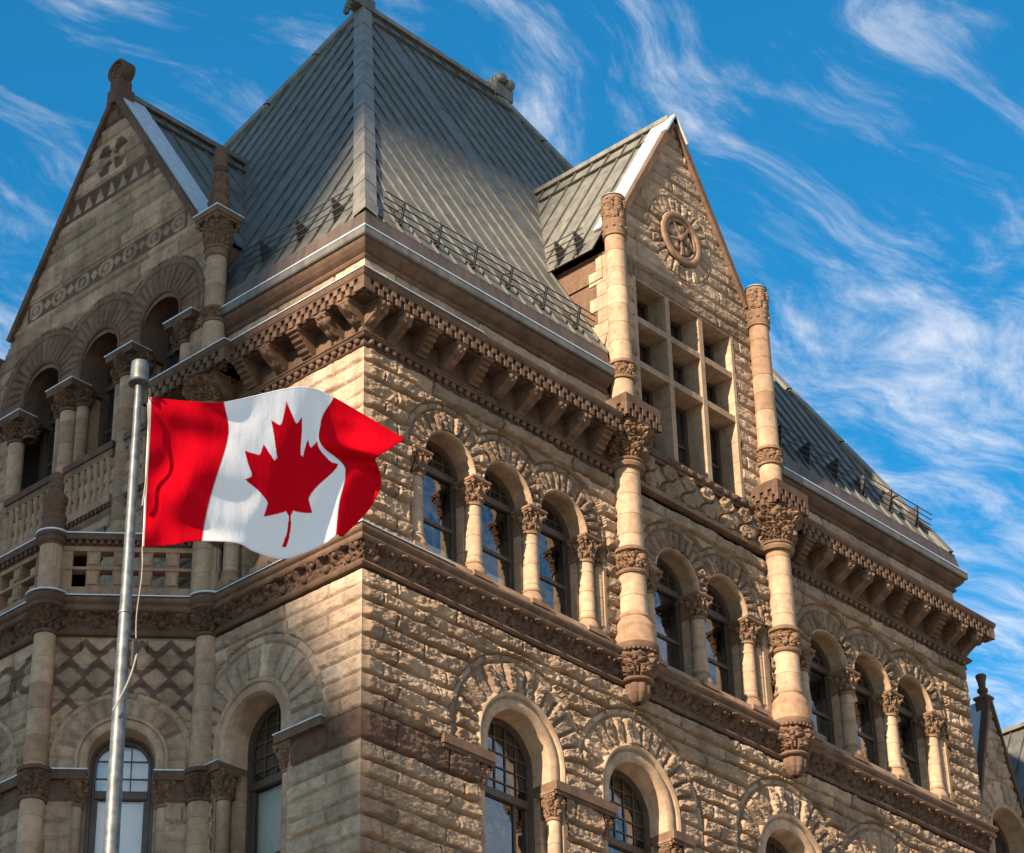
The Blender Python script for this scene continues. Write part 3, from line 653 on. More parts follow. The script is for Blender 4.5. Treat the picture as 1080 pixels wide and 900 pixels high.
def bay_column(p, seed):
    mb = MB()
    mb.lathe((p[0], p[1], 0), shaft_prof(.265, .245, 25.32, 28.5, .62), 28, colf=drum_cols(seed, DRESS, .62, .12))
    o = mb.obj('column', SMOOTHSTONE, BLD)
    mb = MB(); mb.lathe((p[0], p[1], 0), shaft_prof(.295, .265, 0, 24.6, .62), 28, colf=drum_cols(seed+1, DRESS, .62, .12)); ol = mb.obj('column', SMOOTHSTONE, BLD)
    mc = MB(); capital(mc, p, .26, .32, 24.62, 25.28, 8, None, BROWN2, .04, amp=.07); mc.lathe((p[0], p[1], 0), [(.28, 25.2), (.37, 25.22), (.385, 25.3), (.26, 25.33)], 28, BROWN2); mc.obj('capital', SMOOTHSTONE, ol)
    mc = MB(); capital(mc, p, .25, .38, 28.56, 29.2, 10, None, BROWN2, .02); mc.lathe((p[0], p[1], 0), [(.36, 29.08), (.43, 29.12), (.43, 29.2), (.47, 29.24), (.485, 29.36), (.45, 29.42), (.3, 29.44)], 28, BROWN2); mc.obj('capital', SMOOTHSTONE, o)
    mc = MB(); mc.lathe((p[0], p[1], 0), [(.46, 29.425), (.51, 29.43), (.51, 29.46), (.2, 29.47)], 28); mc.obj('flashing', LEAD, o)
    # fluted balcony post
    mp = MB()
    fl = lambda th, z: np.where((z > 30.10) & (z < 30.70), -.022*np.abs(np.sin(9*th)), 0.0)
    mp.lathe((p[0], p[1], 0), [(.285, 29.47), (.285, 29.6), (.265, 29.62), (.265, 30.08), (.265, 30.14), (.265, 30.4), (.265, 30.66), (.265, 30.69), (.28, 30.71), (.28, 30.74), (.32, 30.78), (.32, 30.9), (.36, 30.93), (.36, 30.99), (.1, 31.0)], 72, colf=lambda z: np.where((z > 30.7)[:, None], BROWN2[None], DRESS[None]), disp=fl)
    for t in np.linspace(0, 2*PI, 16, endpoint=False): mp.ball((p[0]+.318*math.cos(t), p[1]+.318*math.sin(t), 30.8), .036, BROWN2, 6, 4)
    mp.obj('balcony_post', SMOOTHSTONE, o)
    mc = MB(); mc.lathe((p[0], p[1], 0), [(.35, 30.99), (.39, 30.992), (.39, 31.03), (.1, 31.04)], 28); mc.obj('flashing', LEAD, o)
    return o
c_b = (B[0]-.10, B[1]+.02); c_a = (A[0]-.06, A[1]-.03)
bay_column(c_b, 3)
oa = bay_column(c_a, 5)
bay_column((A2[0]-.06, A2[1]+.03), 7)
mb = MB()   # finial on the post at A
mb.lathe((c_a[0], c_a[1], 0), [(.26, 31.03), (.26, 31.35), (.29, 31.42), (.29, 31.47), (.22, 31.5), (.21, 31.6), (.26, 31.72), (.26, 31.95), (.20, 32.12), (.15, 32.2), (.175, 32.25), (.18, 32.36), (.13, 32.4), (.15, 32.46), (.155, 32.56), (.09, 32.63), (.0, 32.64)], 40, BROWN2,
         disp=lambda th, z: np.where((z > 31.5) & (z < 32.2), .07*(np.abs(np.cos(4*th))*np.abs(np.sin(9*z))-.4)+.05*(fbm(th*6, z*16, 3, 6)-.5), 0.0))
mb.obj('finial', SMOOTHSTONE, oa)
def balustrade(fr, L_, seed):
    mb = MB(); a, b = .34, L_-.34; n = 5; p = (b-a)/n
    for k in range(n+1):
        hw = .15 if 0 < k < n else .12
        u = a+k*p
        for (z0, z1) in ((29.74, 30.13), (30.24, 30.60)):
            mb.box(fr, u-hw, u+hw, z0-.03, z1+.02, -.13, .10, DRESS2*random.uniform(.85, 1.0))
            if 0 < k < n: mb.box(fr, u-hw*.72, u+hw*.72, z0+.04, z1-.05, .10, .135, DRESS2)
    for (z0, z1, w) in ((29.46, 29.71, .13), (30.15, 30.22, .12), (30.62, 30.74, .12)): mb.box(fr, a-.1, b+.1, z0, z1, -.14, w, DRESS2*.95)
    mb.box(fr, a-.05, b+.05, 30.74, 30.84, -.14, .14, BROWN2*.8); mb.box(fr, a-.05, b+.05, 30.86, 31.0, -.18, .24, BROWN2)
    k = int((b-a)/.16)
    for i in range(k): mb.box(fr, a+.02+i*(b-a)/k, a+.10+i*(b-a)/k, 30.76, 30.86, .14, .21, BROWN2)
    o = mb.obj('balustrade', SMOOTHSTONE, BLD)
    mf = MB(); mf.box(fr, a-.05, b+.05, 31.002, 31.03, -.2, .27); mf.obj('flashing', LEAD, o)
balustrade(FB, LB, 1); balustrade(FA, float(A2[1]-A[1]), 2)
mb = MB(); mb.poly(np.array([[*B, 29.4], [*A, 29.4], [*A2, 29.4], [*B2, 29.4]]), DRESS2); mb.obj('balcony_floor', SMOOTHSTONE, BLD)

# ================================================================== STRING COURSE with carved frieze
SPATH = np.array([(W, 3.0), (W, 0), (0, 0), B, A, A2, B2])
def carved_frieze(mb, path, z0, z1, w0, w1, per, seed, col=BROWN2, res=.03, ball=.105):
    path = np.asarray(path, float)
    for i in range(len(path)-1):
        a, b = path[i], path[i+1]; d = b-a; Ln = np.linalg.norm(d); d = d/Ln; nrm = np.array([-d[1], d[0]])
        # miter limits
        fr = Frame(a, d, nrm); n = max(2, int(round(Ln/per))); p = Ln/n
        nu = int(Ln/res)+1; nv = int((z1-z0)/res)+2
        U, V = np.meshgrid(np.linspace(-.12, Ln+.12, nu), np.linspace(z0, z1, nv), indexing='ij')
        t = (V-z0)/(z1-z0); base = w0+(w1-w0)*t**2.0
        x = (np.mod(U, p)-p/2); y = (V-z0)/p
        ang = np.arctan2(y-.42, x/p); rad = np.hypot(x/p, y-.42)
        h = .055*np.abs(np.sin(ang*3.5+rad*16))*np.exp(-((rad-.38)/.2)**2)
        h = h+.05*np.exp(-((rad-.27)/.05)**2)*(np.abs(ang-PI/2) < 2.2)
        h = h+.11*(fbm(U*11, V*12, 3, seed)-.5)-.07*np.exp(-((2*fbm(U*8+3, V*9, 2, seed+7)-1)/.13)**2)*(t > .25)
        h = h+.06*np.exp(-(((np.abs(x)-p/2)/.1)**2+((y-.66)/.1)**2))
        e = np.clip(np.minimum(t/.1, (1-t)/.08), 0, 1); h = h*e
        cc = col*(.9+.25*fbm(U*2, V*2, 2, seed+3)[..., None])
        mb.grid(fr.p(U, V, base+h), cc, True, flip=not fr.flip if False else fr.flip)
        for k in range(n):
            q = fr.p((k+.5)*p, z0+.34*(z1-z0), w0+.035); mb.ball(q, ball, col, 10, 7)
            q = fr.p((k)*p, z0+.74*(z1-z0), w0+(w1-w0)*.55+.06); mb.ball(q, ball*.6, col, 8, 5)
            q = fr.p((k+.5)*p, z0+.88*(z1-z0), w0+(w1-w0)*.8+.04); mb.ball(q, ball*.75, col, 8, 5, (1.5, 1.5, .7))
mb = MB()
mb.sweep_plan(SPATH, [(-.1, 28.53), (.10, 28.53), (.13, 28.56), (.14, 28.60), (.12, 28.64), (.08, 28.66), (.07, 28.70), (-.1, 28.70)], BROWN2)
mb.sweep_plan(SPATH, [(-.1, 29.08), (.22, 29.08), (.25, 29.11), (.26, 29.15), (.24, 29.19), (.21, 29.20), (.22, 29.24), (.27, 29.27), (.30, 29.31), (.30, 29.36), (.27, 29.40), (-.1, 29.42)], BROWN3)
carved_frieze(mb, SPATH, 28.68, 29.12, .02, .20, .70, 3)
mb.obj('string_course', SMOOTHSTONE, BLD)
mb = MB(); mb.sweep_plan(np.array([(W, 1.0), (W, 0), (0, 0), B]), [(-.3, 29.42), (.10, 29.42), (.10, 29.52), (.04, 29.69), (-.9, 29.70)], DRESS2*.85); mb.obj('sill_course', SMOOTHSTONE, BLD)
mb = MB(); mb.sweep_plan(np.array([(2.6, 0), (0, 0), B, A, A2, B2]), [(.0, 29.43), (.28, 29.43), (.31, 29.415), (.31, 29.44), (.0, 29.455)], (1, 1, 1)); mb.obj('flashing', LEAD, BLD)

# ================================================================== CORNICE
def bracket_proto(kind):
    mb = MB(); fr = Frame((0, 0), (1, 0), (0, -1)); hw = .15
    n = 14; prof = []
    for i in range(n+1):
        t = i/n; z = 35.0-.66*t; w = .60*(1-t)**1.1+.03+(.10*math.sin(2*PI*t*.95)+.05*math.sin(PI*t) if kind != 1 else .05*math.sin(PI*t))
        if i == 0: w = .62
        prof.append((w, z))
    poly = [(-.05, 35.0)]+prof+[(-.05, 34.34)]
    P0 = fr.p(np.full(len(poly), -hw), [z for w, z in poly], [w for w, z in poly]); P1 = fr.p(np.full(len(poly), hw), [z for w, z in poly], [w for w, z in poly])
    mb.poly(P0, BROWN3); mb.poly(P1, BROWN3, True)
    nu = 13; nv = 30; U, T = np.meshgrid(np.linspace(-hw, hw, nu), np.linspace(0, 1, nv), indexing='ij')
    pz = np.array([z for w, z in prof]); pw = np.array([w for w, z in prof]); Z = 35.0-.66*T
    Wd = np.interp(-Z, -pz, pw)
    if kind == 0: h = .05*np.abs(np.sin(U*26))*np.abs(np.sin(T*13))+.05*(fbm(U*16+4, T*12, 3, 2)-.4)
    elif kind == 1: h = .05*(np.mod(T*6.5, 1) < .55)*(np.abs(U) < hw*.85)
    else:
        h = .06*np.exp(-((U/.07)**2+((T-.33)/.10)**2))+.05*np.exp(-(((np.abs(U)-.08)/.04)**2+((T-.2)/.07)**2))+.05*np.exp(-((U/.1)**2+((T-.62)/.09)**2))+.05*(fbm(U*18, T*15, 3, 8)-.4)
    h = h*np.clip(np.minimum(np.minimum(T/.06, (1-T)/.06), (hw-np.abs(U))/.02), 0, 1)
    ang = .6
    mb.grid(fr.p(U, Z-h*.4, Wd+h*1.3+.004), BROWN3, False, flip=not fr.flip)
    mb.box(fr, -hw-.03, hw+.03, 34.93, 35.0, -.04, .66, BROWN3)
    if kind == 0:
        th = np.linspace(0, 2*PI, 16, endpoint=False)
        for s in (-1, 1):
            c = fr.p(s*hw, 34.82, .5); mb.ball(c, .09, BROWN3, 10, 6, (.5, 1, 1))
    return mb.obj('bracket', SMOOTHSTONE, BLD)
PB = [bracket_proto(k) for k in range(3)]; used = [False]*3
bl = [(-.09+.855*i) for i in range(10)]
spots = [((u, 0, 0), 0) for u in ([.76+.86*i for i in range(9)]+[W-.76-.86*i for i in range(9)])]+[((-.02, 0, 0), 0)][:0]+[((0, y, 0), -PI/2) for y in (.76, 1.68, 2.6, 3.5, 4.35)]
spots += [((.02, 0, 0), 0), ((0, .02, 0), -PI/2), ((W-.02, 0, 0), 0)]
for i, (loc, rz) in enumerate(spots):
    k = (i*7+i//3) % 3
    if not used[k]: PB[k].location = loc; PB[k].rotation_euler = (0, 0, rz); used[k] = True
    else: copy_tree(PB[k], loc, rz, BLD)
def cornice(path, w, dent=True, ends=None):
    """checkered dentil band carried at distance w in front of the wall"""
    mb = MB()
    path = np.asarray(path, float)
    mb.sweep_plan(path, [(-.2, 35.003), (w-.12, 35.003), (w-.12, 35.0), (w-.075, 35.0), (w-.075, 35.40), (-.2, 35.40)], BROWN*.8)
    mb.sweep_plan(path, [(-.2, 35.34), (w-.0, 35.34), (w+.03, 35.37), (w+.05, 35.45), (w+.05, 35.49), (-.2, 35.55)], BROWN2)
    for i in range(len(path)-1):
        a, b = path[i], path[i+1]; d = b-a; Ln = np.linalg.norm(d); d = d/Ln; nr = np.array([-d[1], d[0]])
        e0 = w if i > 0 else 0.0; e1 = w if i < len(path)-2 else 0.0
        fr = Frame(a-d*e0, d, nr); Lt = Ln+e0+e1; n = int(round(Lt/.27)); p = Lt/n
        for r_ in (0, 1):
            z0 = 35.0+r_*.165; z1 = z0+.165
            for k in range(n+1):
                u0 = (k-.5*(r_ == 0))*p+.13*.5; u1 = u0+p-.125
                u0 = max(u0, .004 if i > 0 else 0); u1 = min(u1, Lt-.008 if i < len(path)-2 else Lt)
                if u1-u0 > .03: mb.box(fr, u0, u1, z0+.02*(r_ == 1)-.0, z1+.002*r_, w-.2, w-.001*r_, BROWN3*random.uniform(.85, 1.05))
        mb.box(fr, .005 if i > 0 else 0, Lt-(.009 if i < len(path)-2 else 0), 35.325, 35.345, w-.2, w+.002, BROWN3)
        if i > 0: mb.box(fr, .0015, .12, 35.002, 35.33, w-.2, w-.0015, BROWN3)
        if i < len(path)-2: mb.box(fr, Lt-.12, Lt-.006, 35.002, 35.33, w-.2, w-.0035, BROWN3)
    return mb.obj('cornice', SMOOTHSTONE, BLD)
DW = .70
cornice([(8.0, 0), (0, 0), (0, 4.3)], DW)
cornice([(W, 2.5), (W, 0), (W-8.0, 0)], DW)
def corn_flash(path, w, z): 
    mb = MB(); mb.sweep_plan(path, [(-.1, z+.05), (w+.06, z-.012), (w+.075, z-.02), (w+.075, z+.005), (-.1, z+.085)], (1, 1, 1)); mb.obj('flashing', LEAD, BLD)
corn_flash([(3.1, 0), (0, 0), (0, 4.25)], DW, 35.52)
def bead_course(path):
    mb = MB(); path = np.asarray(path, float)
    mb.sweep_plan(path, [(-.1, 34.06), (.06, 34.06), (.09, 34.09), (.06, 34.12), (.05, 34.28), (-.1, 34.28)], BROWN2*.85)
    mb.sweep_plan(path, [(-.1, 34.26), (.14, 34.26), (.17, 34.29), (.17, 34.32), (.20, 34.33), (.20, 34.36), (-.1, 34.40)], BROWN2)
    mb.sweep_plan(path, [(-.1, 34.38), (.02, 34.38), (.02, 35.01), (-.1, 35.01)], BROWN3*.8)
    for i in range(len(path)-1):
        a, b = path[i], path[i+1]; d = b-a; Ln = np.linalg.norm(d); d /= Ln; fr = Frame(a, d, np.array([-d[1], d[0]])); n = int(Ln/.235)
        for k in range(n):
            q = fr.p((k+.5)*Ln/n, 34.195, .10); mb.ball(q, .078, BROWN3, 10, 6, (1, 1, .9))
    return mb.obj('bead_course', SMOOTHSTONE, BLD)
bead_course([(8.3, 0), (0, 0), (0, 4.6)]); bead_course([(W, 2.5), (W, 0), (W-8.3, 0)])
# attic course above cornice, eaves moulding and gutter
ATT = courses(35.4, 36.6, 12, .6, .6)
mb = MB()
rock_wall(mb, FR, 0.06, 8.7, 35.4, 36.6, ATT, .04, .05, 61, corner0=True, w0=-.06, tile=(2, 3.4)); mb.obj('wall', STONE, BLD, 0); mb = MB(); rock_wall(mb, FR, W-8.7, W-.06, 35.4, 36.6, ATT, .04, .05, 62, w0=-.06, tile=(2, 3.4))
mb.obj('wall', STONE, BLD, 0); mb = MB(); rock_wall(mb, FL, .06, 5.0, 35.4, 36.6, ATT, .04, .05, 61, corner0=True, w0=-.06)
mb.obj('wall', STONE, BLD, 0)
def eaves(path):
    mb = MB(); mb.sweep_plan(path, [(-.2, 36.45), (-.02, 36.45), (.03, 36.48), (.06, 36.53), (.03, 36.58), (.02, 36.60), (.05, 36.62), (.12, 36.67), (.20, 36.76), (.23, 36.82), (.23, 36.86), (-.2, 36.87)], BROWN2)
    mb.obj('eaves_moulding', SMOOTHSTONE, BLD)
    mb = MB(); mb.sweep_plan(path, [(-.2, 36.87), (.29, 36.87), (.31, 36.90), (.31, 37.08), (.26, 37.085), (.20, 37.09)], np.array((.12, .11, .095))); mb.sweep_plan(path, [(-.2, 37.08), (.205, 37.08), (.10, 37.58), (.10, 37.66), (-.3, 37.69)], np.array((.09, .062, .046))); mb.obj('gutter', ROOF, BLD)
    mb = MB(); mb.sweep_plan(path, [(.20, 37.085), (.315, 37.083), (.316, 37.065), (.322, 37.065), (.322, 37.10), (.20, 37.11)], (1, 1, 1)); mb.obj('flashing', LEAD, BLD)
eaves([(8.3, 0), (0, 0), (0, 4.78)]); eaves([(W, DEP), (W, 0), (W-8.3, 0)])

# ================================================================== GIANT COLUMNS
def giant(x, seed):
    y = -.25; c = (x, y)
    mb = MB()
    mb.lathe((x, y, 0), [(.52, 29.50), (.52, 29.62), (.51, 29.75), (.48, 29.95), (.49, 29.98), (.49, 30.0), (.43, 30.12), (.375, 30.22), (.365, 30.24), (.39, 30.27), (.39, 30.32), (.365, 30.36), (.35, 30.38)], 32, DRESS2)
    mb.lathe((x, y, 0), shaft_prof(.345, .33, 30.36, 31.42, .55), 32, colf=drum_cols(seed, DRESS, .55, .4))
    mb.lathe((x, y, 0), shaft_prof(.33, .318, 32.1, 34.3, .55), 32, colf=drum_cols(seed+1, DRESS, .55, .4))
    mb.lathe((x, y, 0), shaft_prof(.295, .29, 36.1, 36.86, .55), 32, colf=drum_cols(seed+2, DRESS, .55, .4))
    mb.lathe((x, y, 0), [(.2, 29.6), (.2, 41.3)], 12, DRESS)
    mb.lathe((x, y, 0), shaft_prof(.285, .268, 37.3, 41.2, .55), 32, colf=drum_cols(seed+3, DRESS, .55, .4))
    o = mb.obj('column', SMOOTHSTONE, BLD)
    mc = MB()      # pendant corbel
    mc.lathe((x, y, 0), [(.05, 28.12), (.13, 28.13), (.20, 28.2), (.27, 28.32), (.29, 28.46), (.29, 28.54), (.25, 28.57), (.36, 28.60), (.39, 28.63), (.39, 28.67), (.33, 28.70), (.37, 28.76), (.43, 28.9), (.47, 29.1), (.49, 29.3)], 56, BROWN3,
             disp=lambda th, z: np.where((z > 28.7) & (z < 29.32), leaf_disp(.4, 28.7, .62, 7, .10)(th, z)-.03, np.where(z < 28.56, .04*(np.abs(np.sin(4*th))-.4), 0)))
    mc.lathe((x, y, 0), [(.46, 29.3), (.52, 29.33), (.55, 29.37), (.56, 29.42), (.56, 29.50), (.3, 29.52)], 32, BROWN3)
    for t in np.linspace(0, 2*PI, 30, endpoint=False): mc.ball((x+.515*math.cos(t), y+.515*math.sin(t), 29.33), .042, BROWN3, 6, 4)
    mc.obj('corbel', SMOOTHSTONE, o)
    mc = MB(); capital(mc, c, .33, .365, 31.48, 32.0, 10, None, CAPC, .02, amp=.075); mc.lathe((x, y, 0), [(.37, 31.95), (.43, 31.98), (.43, 32.06), (.37, 32.09), (.33, 32.13)], 32, CAPC); mc.lathe((x, y, 0), [(.33, 31.38), (.38, 31.40), (.38, 31.46), (.34, 31.48)], 32, CAPC); mc.obj('capital', SMOOTHSTONE, o)
    mc = MB(); mc.lathe((x, y, 0), [(.32, 34.25), (.42, 34.28), (.45, 34.36), (.41, 34.44), (.34, 34.5)], 32, CAPC)
    capital(mc, c, .38, .72, 34.5, 35.42, 10, None, CAPC*.9, .02, 96)
    fr = Frame((x, y), (1, 0), (0, -1)); a = .65
    for t in np.linspace(0, 2*PI, 10, endpoint=False):
        mc.ball((x+.59*math.cos(t), y+.59*math.sin(t), 35.2), .11, CAPC*.9, 10, 6); mc.ball((x+.49*math.cos(t+.3), y+.49*math.sin(t+.3), 34.95), .085, CAPC*.9, 10, 6)
    mc.obj('capital', SMOOTHSTONE, o)
    mk = MB()      # dentil block
    mk.box(fr, -a+.06, a-.06, 35.42, 35.95, -a+.06, a-.06, BROWN*.8); mk.box(fr, -a, a, 35.80, 36.02, -a, a, BROWN2); mk.box(fr, -a+.1, a-.1, 36.02, 36.12, -a+.1, a-.1, BROWN2)
    for r_ in (0, 1):
        n = 5; p = 2*a/n
        for k in range(n+1):
            u0 = -a+(k-.5*(r_ == 0))*p+.07; u1 = u0+p-.125; u0 = max(u0, -a+.004); u1 = min(u1, a-.004)
            if u1-u0 < .03: continue
            z0 = 35.42+r_*.19; z1 = z0+.19-.003*r_
            mk.box(fr, u0, u1, z0, z1, a-.1, a+.001*r_, BROWN3*.9); mk.box(fr, -a-.001*r_, -a+.1, z0, z1, -u0-.0, -u1, BROWN3*.9); mk.box(fr, a-.1, a+.001*r_, z0, z1, -u0, -u1, BROWN3*.9)
    for sx in (-1, 1): mk.box(fr, sx*(a-.11), sx*(a-.007), 35.421, 35.80, a-.11, a-.006, BROWN3*.9)
    mk.obj('dentil_block', SMOOTHSTONE, o)
    mc = MB(); capital(mc, c, .29, .31, 36.9, 37.3, 10, None, CAPC, .02, amp=.06); mc.lathe((x, y, 0), [(.29, 36.82), (.34, 36.84), (.34, 36.9), (.29, 36.92)], 32, CAPC); mc.lathe((x, y, 0), [(.31, 37.26), (.36, 37.28), (.36, 37.34), (.285, 37.38)], 32, CAPC); mc.obj('capital', SMOOTHSTONE, o)
    mc = MB()      # top drum
    mc.lathe((x, y, 0), [(.268, 41.15), (.31, 41.17), (.31, 41.22), (.29, 41.24), (.305, 41.30), (.31, 41.55), (.325, 41.58), (.325, 41.62), (.30, 41.64)], 32, CAPC)
    for t in np.linspace(0, 2*PI, 10, endpoint=False): mc.ball((x+.305*math.cos(t), y+.305*math.sin(t), 41.42), .05, CAPC, 8, 5)
    capital(mc, c, .272, .29, 41.64, 42.36, 8, None, CAPC, .02, amp=.05); mc.lathe((x, y, 0), [(.30, 42.3), (.30, 42.38), (.27, 42.42), (0, 42.44)], 32, CAPC)
    mc.obj('capital', SMOOTHSTONE, o)
    mc = MB(); mc.lathe((x, y, 0), [(.31, 42.42), (.28, 42.46), (.16, 42.50), (0, 42.51)], 28); mc.obj('cap_flashing', LEAD, o)
    return o
X1 = 8.63; X2 = W-X1
giant(X1, 11); giant(X2, 21)

# middle bay: carved panel between the columns
mb = MB()
n = 7; U, V = np.meshgrid(np.linspace(X1+.3, X2-.3, 190), np.linspace(34.4, 35.25, 36), indexing='ij')
p = (X2-X1-.6)/7; x = (np.mod(U-X1-.3, p)-p/2)/(p/2); y = (V-34.82)/.38
star = np.abs(x)**.62+np.abs(y)**.62
h = .13*sstep(1.08-star, 0, .12)*(1.0-.5*np.hypot(x, y)) + .15*sstep(star-1.12, 0, .12)*(np.hypot(np.abs(x)-1, np.abs(y)-.62) < .62)*(.5+fbm(U*9, V*9, 3, 3))
h = h+.02*fbm(U*6, V*6, 3, 1)
mb.grid(FR.p(U, V, h+.0), TAN2*.8+BROWN3*.1, False)
mb.box(FR, X1+.3, X2-.3, 34.28, 34.42, -.1, .12, DRESS2*.7)
mb.box(FR, X1+.3, X2-.3, 35.24, 35.36, -.1, .10, BROWN2)
U, V = np.meshgrid(np.linspace(X1+.3, X2-.3, 190), np.linspace(35.34, 35.52, 9), indexing='ij')
mb.grid(FR.p(U, V, .10+.07*np.abs(np.sin(U*9))*np.sin((V-35.34)/.18*PI)+.05*fbm(U*12, V*12, 2, 5)), BROWN2, False)
mb.box(FR, X1+.3, X2-.3, 35.50, 35.535, -.4, .14, BROWN2)
mb.obj('carved_panel', STONE, BLD)
# ================================================================== DORMER GABLE (right face)
GZ = 46.75; GS = 1.78
WX0, WX1 = CX-2.03, CX+2.03
CZG = courses(35.5, 47.5, 31, .36, .48)
def dormer():
    keep = lambda U, V: V < GZ-.12-GS*np.abs(U-CX)
    hs = [rect_hole(WX0, WX1, 35.4, 40.62)]
    tone = lambda U, V: (((V > 40.62) & (V < 41.15) & (np.abs(U-CX) < 2.3)) | ((np.hypot(U-(CX-1.55), V-43.9) < .0))).astype(float)*.55
    mb = MB(); rock_wall(mb, FR, X1+.05, X2-.05, 35.5, GZ-.1, CZG, .032, .075, 71, (), [(CX+.02, 42.75, .80, 1.30, 26)], any_hole(hs), keep, tone)
    mb.obj('wall', STONE, BLD, 0)
    # jambs, mullions, transoms (dressed stone)
    mb = MB(); d0, d1 = -.75, .03
    mw = .17; xs = [WX0, WX0+1.353+.0, WX0+2.706, WX1]
    r = random.Random(2)
    for (a, b) in ((WX0-.02, WX0+.10), (WX1-.10, WX1+.02)):
        z = 35.53
        while z < 40.6: mb.box(FR, a, b, z+.005, min(z+.6, 40.66)-.005, d0, d1, DRESS*r.uniform(.85, 1.05)); z += .6
    for x in xs[1:3]: mb.box(FR, x-mw/2, x+mw/2, 35.53, 40.66, d0, d1-.01, DRESS*.84)
    for z in (38.0, 39.35): mb.box(FR, WX0, WX1, z-.09, z+.09, d0, d1-.02, DRESS*.80)
    mb.box(FR, WX0, WX1, 40.56, 40.68, d0, d1-.015, DRESS*.8)
    mb.obj('mullion', SMOOTHSTONE, BLD)
    for i in range(3):
        for (z0, z1) in ((35.53, 37.91), (38.09, 39.26), (39.44, 40.56)):
            a = xs[i]+(.10 if i == 0 else mw/2); b = xs[i+1]-(.10 if i == 2 else mw/2)
            mb = MB(); f = .09
            mb.box(FR, a, a+f, z0, z1, -.66, -.56); mb.box(FR, b-f, b, z0, z1, -.66, -.56); mb.box(FR, a+f, b-f, z1-f, z1, -.66, -.57); mb.box(FR, a+f, b-f, z0, z0+f, -.66, -.57)
            if z1-z0 > 2: mb.box(FR, a+f, b-f, 36.7, 36.78, -.65, -.58)
            mb.box(FR, (a+b)/2-.03, (a+b)/2+.03, z0+f, z1-f, -.65, -.585)
            o = mb.obj('window', WOOD, BLD)
            g = MB(); g.poly(FR.p([a, b, b, a], [z0, z0, z1, z1], -.63)); g.obj('glass', GLASS, o, sharp=0)
    # carved medallion
    mb = MB(); c = FR.p(CX+.02, 42.75, 0)
    def ring(r, t, w, col, n=48):
        th = np.linspace(0, 2*PI, n+1); ph = np.linspace(0, 2*PI, 9)
        T, F = np.meshgrid(th, ph, indexing='ij'); rr = r+t*np.cos(F)
        mb.grid(FR.p(CX+.02+rr*np.cos(T), 42.75+rr*np.sin(T), w+t*.8*np.sin(F)), col*(.9+.2*(np.floor(T*24/PI) % 2))[..., None], True)
    ring(.72, .10, .07, DRESS2*.75); ring(.58, .05, .06, DRESS2*.8); ring(.28, .045, .05, DRESS2*.75)
    th = np.linspace(0, 2*PI, 60, endpoint=False); rad = np.linspace(0, .55, 14); T, Q = np.meshgrid(th, rad, indexing='ij')
    hh = -.02+.10*np.abs(np.cos(2.5*T))*(Q > .08)*(Q < .5)+.08*(fbm(Q*np.cos(T)*9+5, Q*np.sin(T)*9+5, 3, 2)-.4)
    mb.grid(FR.p(CX+.02+Q*np.cos(T), 42.75+Q*np.sin(T), hh), DRESS2*.8, False, wrap=True)
    for k in range(5):
        t = PI/2+k*2*PI/5
        q = FR.p(CX+.02+.33*math.cos(t), 42.75+.33*math.sin(t), .05); mb.ball(q, .13, DRESS2, 12, 7, (1, .4, 1))
        q = FR.p(CX+.02+.42*math.cos(t+.63), 42.75+.42*math.sin(t+.63), .03); mb.ball(q, .08, DRESS2*.8, 8, 6, (1, .5, 1))
        mb.bar(FR.p(CX+.02, 42.75, .02), FR.p(CX+.02+.52*math.cos(t+.63), 42.75+.52*math.sin(t+.63), .02), .07, .09, (0, -1, 0), DRESS2*.8)
    mb.ball(FR.p(CX+.02, 42.75, .07), .12, BROWN3, 12, 7)
    mb.obj('medallion', SMOOTHSTONE, BLD)
    # coping
    mb = MB()
    zf = 41.85; xf = (GZ-zf)/GS
    for s in (-1, 1):
        N_ = 9
        for k in range(N_):
            t0 = k/N_; t1 = (k+1)/N_
            a = np.array([CX+s*xf*(1-t0), zf+(GZ-zf)*t0]); b = np.array([CX+s*xf*(1-t1), zf+(GZ-zf)*t1])
            dd = (b-a)/np.linalg.norm(b-a); nn = np.array([-dd[1], dd[0]])*(1 if s < 0 else -1); nn = nn if nn[1] > 0 else -nn
            P = []
            for w_ in (.16, -.45):
                for q in (a-nn*.13+dd*.004, b-nn*.13-dd*.004, b+nn*.05-dd*.004, a+nn*.05+dd*.004): P.append(FR.p(q[0], q[1], w_))
            i0 = mb.verts(np.array(P), BROWN3*(.85+.2*random.random())); mb.quads(np.array([[0, 1, 2, 3], [7, 6, 5, 4], [0, 4, 5, 1], [1, 5, 6, 2], [2, 6, 7, 3], [3, 7, 4, 0]])+i0)
    mb.obj('coping', SMOOTHSTONE, BLD)
    mb = MB()   # apex cap and verge flashing strips
    for s in (-1, 1):
        a = np.array([CX+s*xf, zf+.06]); b = np.array([CX, GZ+.06])
        mb.bar(FR.p(*a, -.30), FR.p(*b, -.30), .62, .05, FR.p(s*GS, 1, 0)-FR.p(0, 0, 0))
    for s in (-1, 1): mb.bar(FR.p(CX+s*.42, GZ-.42*GS+.06, .06), FR.p(CX, GZ+.06, .06), .3, .06, FR.p(s*GS, 1, 0)-FR.p(0, 0, 0))
    mb.obj('verge_flashing', LEAD, BLD)
dormer()

